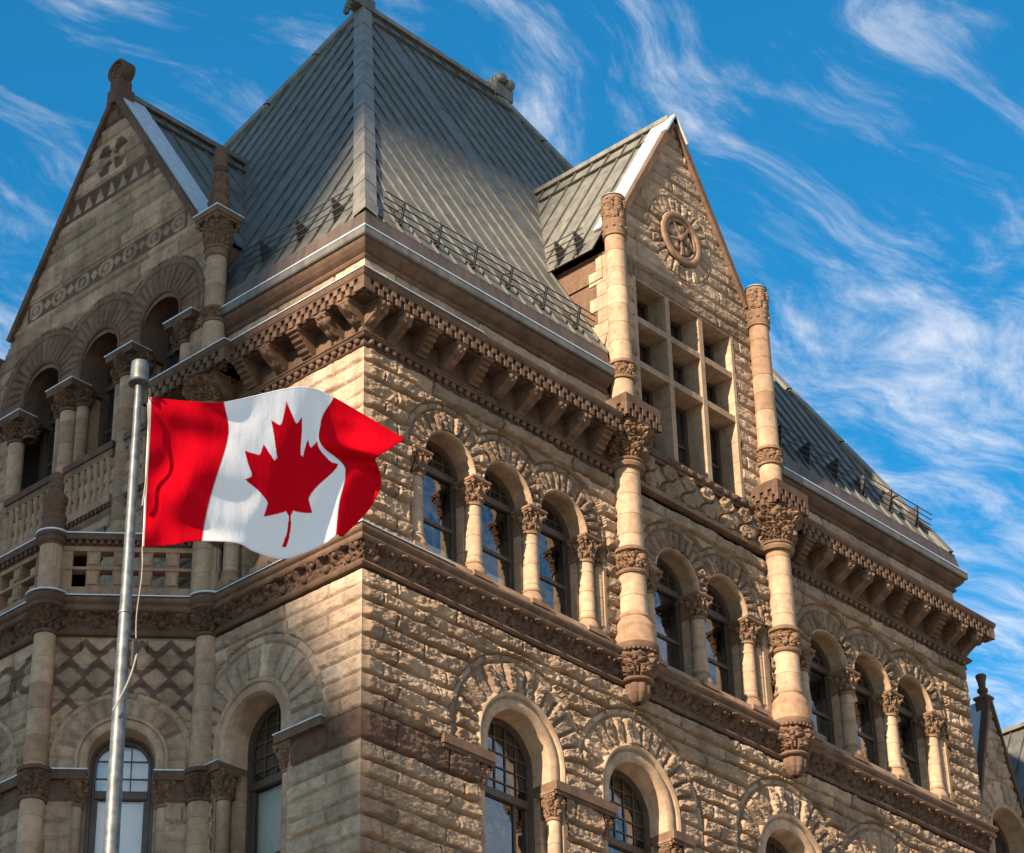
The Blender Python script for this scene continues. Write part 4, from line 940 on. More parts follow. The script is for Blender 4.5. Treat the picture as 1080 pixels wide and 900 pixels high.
# ================================================================== ROOFS
ZE = 37.7; RB = 9.05; RH = 54.2; RA = 8.6
SY = (RH-ZE)/RB; SX = (RH-ZE)/RA
def clip(poly, n, d):
    out = []
    for i in range(len(poly)):
        a, b = poly[i], poly[(i+1) % len(poly)]; fa = a@n-d; fb = b@n-d
        if fa >= 0: out.append(a)
        if fa*fb < 0: out.append(a+(b-a)*fa/(fa-fb))
    return out
def roof_slope(mb, poly3, nrm, spacing, seed, joint=2.3, col=ZINC, rib=.06, ribw=.036):
    """standing-seam plane: panels clipped to the polygon, a rib on every seam"""
    poly3 = np.asarray(poly3, float); nrm = np.asarray(nrm, float)/np.linalg.norm(nrm)
    h = np.cross([0, 0, 1.0], nrm); h /= np.linalg.norm(h); s = np.cross(nrm, h)
    O = poly3[0]; P = np.stack([(poly3-O)@h, (poly3-O)@s], 1)
    r = random.Random(seed); u0, u1 = P[:, 0].min(), P[:, 0].max(); v0, v1 = P[:, 1].min(), P[:, 1].max()
    k = math.floor(u0/spacing)
    while k*spacing < u1:
        a, b = k*spacing, (k+1)*spacing
        q = clip(list(P), np.array([1.0, 0]), a); q = clip(q, np.array([-1.0, 0]), -b) if len(q) > 2 else []
        if len(q) > 2:
            z = v0-r.uniform(0, joint); 
            while z < v1:
                z2 = z+joint; c = clip(q, np.array([0, 1.0]), z); c = clip(c, np.array([0, -1.0]), -z2+.004) if len(c) > 2 else []
                if len(c) > 2:
                    c = np.array(c); lift = .010*(c[:, 1]-z)/joint*-.5+.008
                    P3 = O+c[:, :1]*h+c[:, 1:]*s+lift[:, None]*nrm
                    mb.poly(P3, col*r.uniform(.93, 1.06))
                z = z2
        # rib along u=a
        if a > u0+.02:
            vs = []
            for i in range(len(P)):
                p, q2 = P[i], P[(i+1) % len(P)]
                if (p[0]-a)*(q2[0]-a) < 0: vs.append(p[1]+(q2[1]-p[1])*(a-p[0])/(q2[0]-p[0]))
            if len(vs) >= 2 and max(vs)-min(vs) > .1:
                mb.bar(O+a*h+min(vs)*s, O+a*h+max(vs)*s, ribw, rib, nrm, col*.8)
        k += 1
    mb.poly(poly3-nrm*.03, col*.6)
e = 0.0
c00 = np.array([e, e, ZE]); c10 = np.array([W-e, e, ZE]); c11 = np.array([W-e, DEP-e, ZE]); c01 = np.array([e, DEP-e, ZE])
r0 = np.array([RA, RB, RH]); r1 = np.array([W-RA, RB, RH])
mb = MB()
zq = 41.5; yq = (zq-ZE)/SY; xa, xb = CX-2.7, CX+2.7
def onslope(x): return np.array([x, 0, ZE])
roof_slope(mb, [c00, onslope(xa), np.array([xa, RB, RH]), r0], (0, -SY, 1), .60, 1)
roof_slope(mb, [np.array([xa, yq, zq]), np.array([xb, yq, zq]), np.array([xb, RB, RH]), np.array([xa, RB, RH])], (0, -SY, 1), .60, 1)
roof_slope(mb, [onslope(xb), c10, r1, np.array([xb, RB, RH])], (0, -SY, 1), .60, 5)
xq = (40.3-ZE)/SX; ga, gb = RB+.4-3.4, RB+.4+3.4
def hipl(y): t = y/RB if y < RB else (DEP-y)/RB; return np.array([RA*t, y, ZE+(RH-ZE)*t])
roof_slope(mb, [np.array([0, ga, ZE]), c00, hipl(ga)], (-SX, 0, 1), .60, 2)
roof_slope(mb, [c01, np.array([0, gb, ZE]), hipl(gb)], (-SX, 0, 1), .60, 6)
roof_slope(mb, [np.array([xq, gb, 40.3]), np.array([xq, ga, 40.3]), hipl(ga), r0, hipl(gb)], (-SX, 0, 1), .60, 7)
roof_slope(mb, [c10, c11, r1], (SX, 0, 1), .60, 3)
roof_slope(mb, [c11, c01, r0, r1], (0, SY, 1), .60, 4)
ROOFO = mb.obj('roof', ROOF, BLD)
def hip(mb, a, b, n, w, t=.09, seg=1.6):
    a = np.asarray(a, float); b = np.asarray(b, float); Ln = np.linalg.norm(b-a); k = max(1, int(Ln/seg))
    for i in range(k):
        mb.bar(a+(b-a)*(i/k), a+(b-a)*((i+1)/k-.004), w, t, n, ZINC2*random.uniform(.95, 1.15))
for (a, b, n) in ((c00, r0, (-1, -1, 1.2)), (c10, r1, (1, -1, 1.2)), (c01, r0, (-1, 1, 1.2)), (c11, r1, (1, 1, 1.2))):
    mb = MB()   # two faces so that the cap folds over the hip
    d = (b-a)/np.linalg.norm(b-a)
    nx = np.array([np.sign(n[0])*SX, 0, 1.0]); nx /= np.linalg.norm(nx); ny = np.array([0, np.sign(n[1])*SY, 1.0]); ny /= np.linalg.norm(ny)
    for q in (nx, ny):
        side = np.cross(d, q); 
        other = ny if q is nx else nx
        if side@other > 0: side = -side
        K = 9
        for i in range(K):
            p0 = a+(b-a)*i/K; p1 = a+(b-a)*((i+1)/K-.003); wd = .27; cc = ZINC2*random.uniform(.98, 1.12); t = .10
            P = np.array([p0+q*t+other*t, p1+q*t+other*t, p1+side*wd+q*t, p0+side*wd+q*t, p0+side*wd, p1+side*wd])
            i0 = mb.verts(P, cc); mb.quads(np.array([[0, 1, 2, 3], [3, 2, 5, 4]])+i0)
    mb.obj('hip_cap', ROOF, ROOFO)
mb = MB(); mb.bar(r0-np.array([.1, 0, 0]), r1+np.array([.1, 0, 0]), .30, .16, (0, 0, 1), ZINC2)
for s in (-1, 1):
    dn = np.array([0, s, -SY]); dn /= np.linalg.norm(dn); n_ = np.array([0, s*SY, 1.0]); n_ /= np.linalg.norm(n_)
    k = int((r1[0]-r0[0])/.6)
    mb.bar(r0+dn*.95, r1+dn*.95, .07, .10, n_, ZINC*.6)
mb.obj('ridge_cap', ROOF, ROOFO)
def scroll_finial(p, d):
    mb = MB(); p = np.asarray(p, float); fr = Frame(p[:2], (d[0], d[1]), (-d[1], d[0])); z = p[2]
    mb.box(fr, -.32, .45, z-.1, z+.34, -.22, .22, ZINC*.8); mb.box(fr, -.25, .3, z+.34, z+.52, -.18, .18, ZINC*.8)
    for w in (-.16, 0, .16):
        mb.ball(fr.p(.30, z+.52, w), .22, ZINC*.75, 12, 8); mb.ball(fr.p(-.05, z+.62, w), .2, ZINC*.75, 12, 8)
    for i in range(4): mb.ball(fr.p(.5+i*.06, z+.1-.2*i, 0), .11, ZINC*.75, 8, 6)
    mb.obj('finial', ROOF, ROOFO)
scroll_finial(r0, (-1, 0)); scroll_finial(r1, (1, 0))
mb = MB()   # block at the foot of the hip
fr = Frame((0, 0), (1, 0), (0, -1)); mb.box(Frame((.14, .14), (1, 0), (0, -1)), -.16, .26, 37.71, 38.05, -.26, .16, ZINC2*1.05); mb.obj('hip_foot', ROOF, ROOFO)
# snow rails
def snow_rail(p0, p1, inward, n, plates=False):
    mb = MB(); p0 = np.asarray(p0, float); p1 = np.asarray(p1, float); d = (p1-p0)/np.linalg.norm(p1-p0); L_ = np.linalg.norm(p1-p0)
    nrm = np.array([inward[0], inward[1], 0.0]); sl = SX if abs(inward[0]) > 0 else SY
    up_ = np.array([-inward[0]*sl, -inward[1]*sl, 1.0]); up_ /= np.linalg.norm(up_); dirp = np.array([-inward[0]*.25, -inward[1]*.25, 1.0]); dirp /= np.linalg.norm(dirp)
    for k in range(n):
        q = p0+d*(L_*(k+.5)/n); b = q+up_*.02
        if plates:
            tri = np.array([b-nrm*.0, b+up_*.10-nrm*.02+np.array([0, 0, .62]), b+nrm*.30+np.array([0, 0, .58])])
            for s in (-.02, .02): mb.poly(tri+d*s, (1, 1, 1), s < 0)
            mb.bar(b, b+np.array([0, 0, .66])+up_*.08, .05, .05, d)
        else:
            mb.bar(b, b+dirp*.62, .05, .05, d); mb.bar(b+nrm*.32+np.array([0, 0, .55]), b+dirp*.45, .03, .03, d)
            mb.bar(b-nrm*.02, b+nrm*.40+np.array([0, 0, .40*sl+.03]), .10, .03, up_)
    for k in range(4):
        o = dirp*(.14+.155*k)+up_*.02; mb.bar(p0+o, p1+o, .022, .022, (0, 0, 1))
    mb.obj('snow_rail', IRON, ROOFO)
zs = lambda y: ZE+SY*y
snow_rail((.7, .22, ZE+SY*.22), (8.1, .22, ZE+SY*.22), (0, 1), 6)
snow_rail((.22, .6, ZE+SX*.22), (.22, 4.3, ZE+SX*.22), (1, 0), 3, True)
snow_rail((X2+.6, .28, ZE+SY*.28), (W-.5, .28, ZE+SY*.28), (0, 1), 6, True)
# dormer roof
DE = 41.0; DX = (GZ-DE)/GS
yr = (GZ-ZE)/SY
def yroof(z): return (z-ZE)/SY
mb = MB()
for s in (-1, 1):
    a = np.array([CX+s*DX, .30, DE]); b = np.array([CX, .30, GZ]); c = np.array([CX, yroof(GZ), GZ]); d = np.array([CX+s*DX, yroof(DE), DE])
    roof_slope(mb, [a, b, c, d] if s > 0 else [a, d, c, b], (s*GS, 0, 1), .62, 20+s, 1.9, ZINC2)
DR = mb.obj('dormer_roof', ROOF, BLD)
mb = MB(); mb.bar((CX, .0, GZ-.02), (CX, yroof(GZ), GZ-.02), .26, .14, (0, 0, 1), ZINC2)
for s in (-1, 1):
    dn = np.array([s, 0, -GS]); dn /= np.linalg.norm(dn); n_ = np.array([s*GS, 0, 1.0]); n_ /= np.linalg.norm(n_)
    mb.bar(np.array([CX, .5, GZ])+dn*.85, np.array([CX, yroof(GZ)-.5, GZ])+dn*.85, .05, .09, n_, ZINC*.6)
mb.obj('ridge_cap', ROOF, DR)
mb = MB(); mb.sweep_plan([(CX-DX+.25, 0.2), (CX-DX+.25, 2.2)][::-1], [(0, 40.2), (.0, 40.2), (.06, 40.3), (.05, 40.45), (.16, 40.6), (.24, 40.8), (.24, 40.86), (.0, 40.98)], BROWN3)
mb.sweep_plan([(CX+DX-.25, 0.2), (CX+DX-.25, 2.2)], [(0, 40.2), (.0, 40.2), (.06, 40.3), (.05, 40.45), (.16, 40.6), (.24, 40.8), (.24, 40.86), (.0, 40.98)], BROWN3)
mb.obj('eaves_moulding', SMOOTHSTONE, BLD)
mb = MB(); fy = Frame((CX-DX+.3, 0), (0, 1), (-1, 0)); mb.box(fy, 0, 2.6, 36, 41.0, -.25, 0, BROWN3)
r_ = random.Random(5)
for k in range(11): mb.box(fy, -.04, .42+.25*(k % 2), 36.5+k*.40, 36.5+k*.40+.385, -.2, .03, TAN*r_.uniform(.9, 1.05))
mb.obj('dormer_cheek', SMOOTHSTONE, BLD); mb = MB()
fy2 = Frame((CX+DX-.3, 0), (0, 1), (1, 0)); mb.box(fy2, 0, 2.6, 36, 41.0, -.25, 0, BROWN3)
mb.obj('dormer_cheek', SMOOTHSTONE, BLD)
snow_rail((CX-DX-.0, .45, DE+.05), (CX-DX-.0, 1.75, DE+.05), (1, 0), 2, True)

# ================================================================== LEFT GABLE
GC = RB+.40; LZA = 46.35; LS = 1.62
LARC = [GC-2.3, GC, GC+2.3]; LZC = 38.0
def left_gable():
    hs = [arch_hole(u, LZC, .72, 35.2) for u in LARC]+[rect_hole(GC-3.2, GC+3.2, 35.1, 37.6), rect_hole(GC-.65, GC+.65, 29.4, 32.6)]
    arches = [dict(uc=u, zc=LZC+.15, r1=.74, r2=1.45, r3=1.66, n=17, n2=1, brown=.85, amp=.05, hamp=.04, soft=.05, va=37.6) for u in LARC]
    keep = lambda U, V: V < LZA-.12-LS*np.abs(U-GC)
    cz = courses(29.4, 47, 17, .36, .5)
    def tone(U, V):
        t = np.zeros(U.shape); x = U-GC
        band = (V > 40.47) & (V < 41.05) & (np.abs(x) < 3.15)
        p = .94; xi = np.mod(x+p/2, p)-p/2; y = V-40.76
        rg = np.abs(np.hypot(xi/1.15, y)-.20) < .055
        xj = np.mod(x, p)-p/2; di = (np.abs(xj)+np.abs(y) < .15)
        cr = (np.abs(xi)+np.abs(y) < .13)
        t = np.where(band, 1.0, t); t = np.where(band & (rg | di | cr) & (np.abs(x) < 3.05), 0.05, t)
        b2 = (V > 42.93) & (V < 43.62) & (np.abs(x) < (LZA-V)/LS-.12)
        p2 = .46; xk = np.mod(x+p2/2, p2)-p2/2; tri = (np.abs(xk) < (43.48-V)*.42) & (V > 43.08) & (V < 43.48)
        t = np.where(b2, 1.0, t); t = np.where(b2 & tri, 0.05, t)
        # butterfly-like leaf cross near the top
        b3 = (V > 43.78) & (V < 44.75) & (np.abs(x) < .62); a = np.arctan2(V-44.25, x); r = np.hypot(x, V-44.25)
        t = np.where(b3 & (r < .62) & (np.abs(np.cos(2*a)) < .78) & (r > .1*1), .95, t)
        t = np.where((V > 45.3), .9, t)
        t = np.where((V > 33.2) & (V < 33.5), .6, t)
        return t
    mb = MB(); rock_wall(mb, FL, 4.75, DEP+.8-4.75, 29.4, LZA-.1, cz, .034, .065, 81, arches, (), any_hole(hs), keep, tone, tint=(.93, .93, .93), tile=(1.2, 2.6), flatf=lambda U, V: .75*((V > 40.4) & (V < 41.1) | (V > 42.9) & (V < 43.65)))
    WL = mb.obj('wall', STONE, BLD, 0)
    for i, u in enumerate(LARC):
        mb = MB(); mb.arch(FL, u, LZC+.15, [(.80, -.03), (.80, .05), (.74, .055), (.70, .03), (.69, -.05), (.69, -.95)], 37.6, 26, colf=joint_cols(BROWN2, 3, i)); mb.obj('arch_reveal', SMOOTHSTONE, BLD)
        arch_window(FL, u, LZC+.15, .70, 35.15, -.8, 37.65, (36.4,), (3, 3), (), .1, glass=LEADED)
        # balusters below the sill
        bal = thing_part('balustrade', BLD)
        for k in range(7): 
            x = u-.72+1.44*k/6; q = FL.p(x, 0, .04); mb = MB()
            mb.lathe((q[0], q[1], 0), [(.075, 33.72), (.085, 33.8), (.065, 33.86), (.07, 34.2), (.06, 34.55), (.085, 34.62), (.10, 34.74), (.10, 34.8)], 10, DRESS2); mb.obj('baluster', SMOOTHSTONE, bal)
        mb = MB(); mb.box(FL, u-.9, u+.9, 33.5, 33.72, -.1, .14, DRESS2)
        for k in range(12): mb.box(FL, u-.88+k*.15, u-.80+k*.15, 33.40, 33.505, .02, .12, BROWN2)
        mb.obj('bottom_rail', SMOOTHSTONE, bal)
        mb = MB(); mb.box(FL, u-.9, u+.9, 34.8, 35.005, -.3, .12, CAPC); mb.box(FL, u-.95, u+.95, 35.0, 35.18, -.9, .17, BROWN2)
        mb.obj('window_sill', SMOOTHSTONE, BLD)
    mb = MB(); mb.poly(FL.p([GC-.7, GC+.7, GC+.7, GC-.7], [29.4, 29.4, 32.6, 32.6], -.6), (.02, .02, .02)); mb.box(FL, GC-.75, GC+.75, 32.55, 32.9, -.6, .1, BROWN2); mb.obj('balcony_door', WOOD, BLD)
    # columns between the windows
    def gcol(y, r, w, seed, thin_=True):
        mb = MB(); q = FL.p(y, 0, w)
        mb.lathe((q[0], q[1], 0), shaft_prof(r, r*.94, 29.5, 36.95, .62), 24, colf=drum_cols(seed, DRESS*.95, .62, .1)); 
        o = mb.obj('column', SMOOTHSTONE, BLD)
        if thin_:
            for s in (-1, 1):
                q2 = FL.p(y+s*(r+.17), 0, w-.1); mb = MB(); mb.lathe((q2[0], q2[1], 0), shaft_prof(.17, .16, 33.7, 36.95, .62), 16, colf=drum_cols(seed+s, DRESS*.95, .62, .1)); mb.obj('column', SMOOTHSTONE, BLD)
            mb = MB(); pier_blocks(mb, FL, y, r+.16, -.95, -.15, 33.5, 37.4, seed, .6); mb.obj('window_pier', SMOOTHSTONE, BLD)
        mc = MB(); capital(mc, (q[0], q[1]), r*.95, .42, 36.97, 37.52, 10, None, BROWN2, .03)
        a = .50; mc.box(FL, y-a, y+a, 37.42, 37.6, -.9, w+.38, BROWN2)
        for s in (-1, 1): q2 = FL.p(y+s*(r+.17), 0, w-.1); capital(mc, (q2[0], q2[1]), .165, .27, 37.0, 37.45, 6, None, BROWN2, .03)
        mc.obj('capital', SMOOTHSTONE, o)
        mf = MB(); mf.box(FL, y-a-.03, y+a+.03, 37.602, 37.635, -.3, w+.41); mf.obj('flashing', LEAD, o)
    for i, y in enumerate((GC-1.15, GC+1.15)): gcol(y, .24, -.06, 60+i*5)
    for i, y in enumerate((GC-3.3, GC+3.3)): gcol(y, .22, -.1, 90+i*5, False)
    # coping
    zf = 40.2; xf = (LZA-zf)/LS; mb = MB()
    for s in (-1, 1):
        N_ = 10
        for k in range(N_):
            t0 = k/N_; t1 = (k+1)/N_; a = np.array([GC+s*xf*(1-t0), zf+(LZA-zf)*t0]); b = np.array([GC+s*xf*(1-t1), zf+(LZA-zf)*t1])
            dd = (b-a)/np.linalg.norm(b-a); nn = np.array([-dd[1], dd[0]]); nn = nn if nn[1] > 0 else -nn; P = []
            for w_ in (.15, -.45):
                for q in (a-nn*.12+dd*.004, b-nn*.12-dd*.004, b+nn*.05-dd*.004, a+nn*.05+dd*.004): P.append(FL.p(q[0], q[1], w_))
            i0 = mb.verts(np.array(P), BROWN2*(.95+.2*random.random())); mb.quads(np.array([[0, 1, 2, 3], [7, 6, 5, 4], [0, 4, 5, 1], [1, 5, 6, 2], [2, 6, 7, 3], [3, 7, 4, 0]])+i0)
    mb.obj('coping', SMOOTHSTONE, BLD)
    mb = MB()
    for s in (-1, 1): mb = MB(); mb.bar(FL.p(GC+s*xf, zf+.06, -.42), FL.p(GC, LZA+.06, -.42), .86, .05, FL.p(s*LS, 1, 0)-FL.p(0, 0, 0)); mb.obj('verge_flashing', LEAD, BLD)
    # apex block with carved disc
    mb = MB(); mb.box(FL, GC-.25, GC+.25, LZA-.35, LZA+.10, -.35, .16, BROWN2); mb.box(FL, GC-.19, GC+.19, LZA+.10, LZA+.42, -.3, .13, BROWN2)
    th = np.linspace(0, 2*PI, 33); cz_ = LZA+.74
    for (ra, wa, rb, wb) in ((.35, -.26, .35, .12), (.35, .12, .27, .14), (.27, .14, .24, .06), (.24, .06, .11, .05), (.11, .05, .0, .12), (.35, -.26, .0, -.26)):
        P = np.stack([FL.p(GC+ra*np.cos(th), cz_+ra*np.sin(th), wa), FL.p(GC+rb*np.cos(th), cz_+rb*np.sin(th), wb)], 1); mb.grid(P, BROWN2, False)
    for k in range(8): mb.ball(FL.p(GC+.175*math.cos(k*PI/4), cz_+.175*math.sin(k*PI/4), .07), .05, BROWN3, 8, 5)
    mb.obj('finial', SMOOTHSTONE, BLD)
    # roof behind
    mb = MB(); ze = 40.0; dx = (LZA-ze)/LS
    xr = lambda z: (z-ZE)/SX
    for s in (-1, 1):
        a = np.array([.3, GC+s*dx, ze]); b = np.array([.3, GC, LZA]); c = np.array([xr(LZA), GC, LZA]); d = np.array([xr(ze), GC+s*dx, ze])
        roof_slope(mb, [a, b, c, d] if s < 0 else [a, d, c, b], (0, s*LS, 1), .60, 30+s, 1.9)
    o = mb.obj('gable_roof', ROOF, BLD)
    mb = MB(); mb.bar((.2, GC, LZA), (xr(LZA), GC, LZA), .28, .15, (0, 0, 1), ZINC)
    for s in (-1, 1):
        dn = np.array([0, s, -LS]); dn /= np.linalg.norm(dn); n_ = np.array([0, s*LS, 1.0]); n_ /= np.linalg.norm(n_)
        mb.bar(np.array([.8, GC, LZA])+dn*.8, np.array([xr(LZA), GC, LZA])+dn*.8, .05, .1, n_, ZINC*.6)
    mb.obj('ridge_cap', ROOF, o)
    fy = Frame((0, GC-dx), (1, 0), (0, -1)); mb = MB(); mb.box(fy, 0.02, 2.2, 36.6, 40.0, -.4, -.1, BROWN3*.9); mb.box(fy, .3, 1.6, 38.55, 38.8, -.3, .3, BROWN*.7); mb.obj('gable_cheek', SMOOTHSTONE, BLD)
    # pinnacle column
    c = (-.25, 4.84)
    for c, nm in (((-.25, 4.84), 0), ((-.25, DEP+.8-4.84), 1)):
        mb = MB(); mb.lathe((c[0], c[1], 0), shaft_prof(.27, .26, 29.5, 34.3, .6), 30, colf=drum_cols(33, DRESS, .6, .2)); mb.lathe((c[0], c[1], 0), shaft_prof(.27, .265, 35.6, 36.76, .6), 30, colf=drum_cols(35, DRESS, .6, .2))
        mb.lathe((c[0], c[1], 0), [(.2, 29.6), (.2, 38.6)], 12, DRESS); mb.lathe((c[0], c[1], 0), shaft_prof(.255, .245, 37.18, 38.68, .6), 30, colf=drum_cols(34, DRESS, .6, .2)); o = mb.obj('column', SMOOTHSTONE, BLD)
        mc = MB(); capital(mc, c, .34, .70, 34.42, 35.1, 10, None, CAPC*.95, .02, 96)
        for t in np.linspace(0, 2*PI, 10, endpoint=False): mc.ball((c[0]+.55*math.cos(t), c[1]+.55*math.sin(t), 34.93), .10, CAPC*.95, 10, 6); mc.ball((c[0]+.42*math.cos(t+.3), c[1]+.42*math.sin(t+.3), 34.7), .08, CAPC*.95, 10, 6)
        mc.obj('capital', SMOOTHSTONE, o)
        mc = MB(); capital(mc, c, .26, .30, 36.8, 37.16, 10, None, CAPC*.9, .02, amp=.06); mc.obj('capital', SMOOTHSTONE, o)
        mc = MB(); mc.lathe((c[0], c[1], 0), [(.25, 38.62), (.29, 38.66), (.29, 38.72), (.27, 38.74), (.29, 38.8), (.29, 38.86), (.26, 38.9)], 28, CAPC)
        capital(mc, c, .27, .34, 38.9, 39.85, 10, .41, CAPC*.85, .2, 64, amp=.07); mc.obj('capital', SMOOTHSTONE, o)
        mc = MB(); fr = Frame(c, (1, 0), (0, -1)); mc.box(fr, -.45, .45, 39.852, 39.885, -.45, .45); mc.obj('flashing', LEAD, o)
        mc = MB(); mc.lathe((c[0], c[1], 0), [(.27, 39.88), (.285, 40.0), (.25, 40.1), (.24, 40.25), (.20, 40.8), (.155, 41.2), (.145, 41.28), (.19, 41.32), (.195, 41.4), (.15, 41.45), (.15, 41.5), (.175, 41.6), (.18, 41.85), (.16, 41.92), (0, 41.94)], 40, BROWN2*1.05,
                            disp=lambda th, z: np.where((z > 40.0) & (z < 41.25), .09*(np.abs(np.sin(3*th))*np.abs(np.sin(8*z))-.45)+.06*(fbm(th*6, z*14, 3, 2)-.5), 0.0)); mc.obj('finial', SMOOTHSTONE, o)
left_gable()
# cornice return in front of the pinnacle column
cornice([(0, 4.3), (-.28, 4.3), (-.28, 5.95), (0, 5.95)], .62)
mb = MB(); mb.sweep_plan([(0, 4.3), (-.28, 4.3), (-.28, 5.95), (0, 5.95)], [(-.1, 35.57), (.66, 35.505), (.69, 35.50), (.69, 35.53), (-.1, 35.61)], (1, 1, 1)); mb.obj('flashing', LEAD, BLD)

# ------------------------------------------------------------------ closing walls and dark interior
mb = MB()
fb = Frame((W, 0), (0, 1), (1, 0)); mb.box(fb, .05, DEP, 0, 36.6, -.5, -.02, TAN2)
mb.obj('wall', STONE, BLD, 0); mb = MB()
fk = Frame((0, DEP+.8), (1, 0), (0, 1)); mb.box(fk, .5, W-.5, 0, 36.6, -1.2, -.8, TAN2)
mb.obj('wall', STONE, BLD, 0); mb = MB()
fl2 = Frame((0, 0), (0, 1), (-1, 0)); mb.box(fl2, DEP+.8-4.75, DEP, 0, 37, -.5, -.02, TAN2)
mb.obj('wall', STONE, BLD, 0)
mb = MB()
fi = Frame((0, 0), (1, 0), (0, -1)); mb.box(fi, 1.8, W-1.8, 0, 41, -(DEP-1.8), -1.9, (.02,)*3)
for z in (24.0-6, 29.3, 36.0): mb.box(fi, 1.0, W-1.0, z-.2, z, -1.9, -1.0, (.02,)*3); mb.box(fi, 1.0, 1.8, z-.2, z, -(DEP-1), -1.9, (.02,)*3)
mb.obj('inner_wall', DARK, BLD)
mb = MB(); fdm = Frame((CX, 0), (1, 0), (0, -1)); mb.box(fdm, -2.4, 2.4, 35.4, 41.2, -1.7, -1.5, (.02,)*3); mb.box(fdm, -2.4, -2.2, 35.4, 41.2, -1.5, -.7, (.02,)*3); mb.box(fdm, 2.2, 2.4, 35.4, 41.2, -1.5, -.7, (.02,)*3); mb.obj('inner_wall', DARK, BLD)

# ================================================================== FAR RIGHT WING
FY = 2.0; FW = Frame((0, FY), (1, 0), (0, -1)); FCX = 27.45; FAZ = 35.2; FS = 3.1
def far_wing():
    hs = [arch_hole(FCX+.3, 31.0, .95, 25)]
    arches = [dict(uc=FCX+.3, zc=31.0, r1=.98, r2=1.7, r3=1.75, n=11, n2=5, va=30.2, amp=.10)]
    keep = lambda U, V: V < FAZ-FS*np.abs(U-FCX)
    mb = MB(); rock_wall(mb, FW, FCX-2.6, FCX+2.6, 27, FAZ, courses(27, 36, 5, .4, .5), .05, .09, 91, arches, [(FCX+.1, 33.4, .3, .62, 10)], any_hole(hs), keep)
    mb.box(FW, FCX-2.6, FCX+12, 0, 27, -.5, -.05, TAN2); mb.box(FW, FCX+2.6, FCX+12, 27, 32.0, -.5, -.05, TAN2); mb.obj('wall', STONE, BLD, 0)
    mb = MB(); mb.arch(FW, FCX+.3, 31.0, [(1.0, -.02), (1.02, .06), (.95, .09), (.9, .05), (.9, -.8)], 27, 24, DRESS); mb.obj('archivolt', SMOOTHSTONE, BLD)
    arch_window(FW, FCX+.3, 31.0, .9, 27, -.7, 30.5, (29,), (3, 3), ())
    mb = MB()
    for s in (-1, 1): mb.bar(FW.p(FCX+s*2.2, FAZ-2.2*FS, .02), FW.p(FCX, FAZ, .02), .24, .10, FW.p(s*FS, 1, 0)-FW.p(0, 0, 0), BROWN2)
    mb.box(FW, FCX-.16, FCX+.16, FAZ-.35, FAZ+.12, -.3, .1, BROWN2); mb.box(FW, FCX-.2, FCX+.2, FAZ+.08, FAZ+.16, -.34, .14, BROWN3)
    mb.lathe((FCX, FY+.1, 0), [(.11, FAZ+.15), (.11, FAZ+.3), (.16, FAZ+.34), (.16, FAZ+.42), (.10, FAZ+.46), (.12, FAZ+.65), (.17, FAZ+.84), (.15, FAZ+.88), (0, FAZ+.89)], 18, BROWN2)
    mb.obj('coping', SMOOTHSTONE, BLD)
    mb = MB(); mb.bar(FW.p(FCX-2.2, FAZ-2.2*FS+.04, -.5), FW.p(FCX, FAZ+.04, -.5), .80, .05, FW.p(-FS, 1, 0)-FW.p(0, 0, 0)); mb.obj('verge_flashing', LEAD, BLD)
    mb = MB()
    for s in (-1, 1):
        a = np.array([FCX+s*2.2, FY+.4, FAZ-2.2*FS]); b = np.array([FCX, FY+.4, FAZ]); c = b+np.array([0, 7, 0]); d = a+np.array([0, 7, 0])
        roof_slope(mb, [a, b, c, d] if s > 0 else [a, d, c, b], (s*FS, 0, 1), .6, 50+s)
    roof_slope(mb, [(32.2, 10, 31.5), (32.2, 2.6, 31.5), (36, 2.6, 38.42), (36, 10, 38.42)], (-6.92, 0, 3.8), .6, 55, 2.3, ZINC*.8)
    mb.bar((36, 2.5, 38.42), (36, 10, 38.42), .3, .14, (0, 0, 1), ZINC)
    mb.poly([(32.2, 2.62, 27), (36, 2.62, 27), (36, 2.62, 38.4), (32.2, 2.62, 31.45)], TAN2)
    mb.obj('wing_roof', ROOF, BLD)
far_wing()

# ================================================================== FLAGPOLE, FLAG, ROPE
PX, PY = -18.0, -14.76
def flagpole():
    t = thing('flagpole', 'tall tapering galvanised steel flagpole with a cylindrical cap, standing before the stone building', 'flagpole', (PX, PY, 0))
    mb = MB(); z = np.array([0, 6, 12.6, 15, 17, 18.3, 18.62]); r = np.array([.13, .112, .089, .072, .056, .046, .045])
    mb.lathe((0, 0, 0), np.stack([r, z], 1), 28); mb.lathe((0, 0, 0), [(.05, 15.55), (.10, 15.555), (.10, 15.6), (.05, 15.61)][:0] or [(.075, 15.5), (.078, 15.5), (.078, 15.53), (.07, 15.53)], 24); mb.obj('pole', STEEL, t)
    mb = MB(); mb.lathe((0, 0, 0), [(.04, 18.53), (.125, 18.535), (.135, 18.55), (.125, 18.565), (.105, 18.57), (.105, 18.80), (.10, 18.825), (.0, 18.83)], 32); mb.obj('truck', STEEL, t)
    mb = MB(); mb.lathe((0, 0, 0), [(.3, 0), (.3, .05), (.2, .1), (.14, .3), (.1, .31)], 28); mb.obj('base', STEEL, t)
    # cleat ring and pulley
    mb = MB(); mb.tube([(.02, -.03, 15.25), (.12, -.10, 15.26), (.12, -.1, 15.18), (.03, -.03, 15.17)], .012); mb.box(Frame((.09, -.08), (1, 0), (0, -1)), -.03, .03, 14.85, 15.16, -.03, .03); mb.obj('cleat', IRON, t)
    mb = MB(); mb.tube([(.09, -.08, 18.5), (.10, -.09, 18.42), (.10, -.09, 18.36)], .014); mb.obj('pulley', IRON, t)
flagpole()
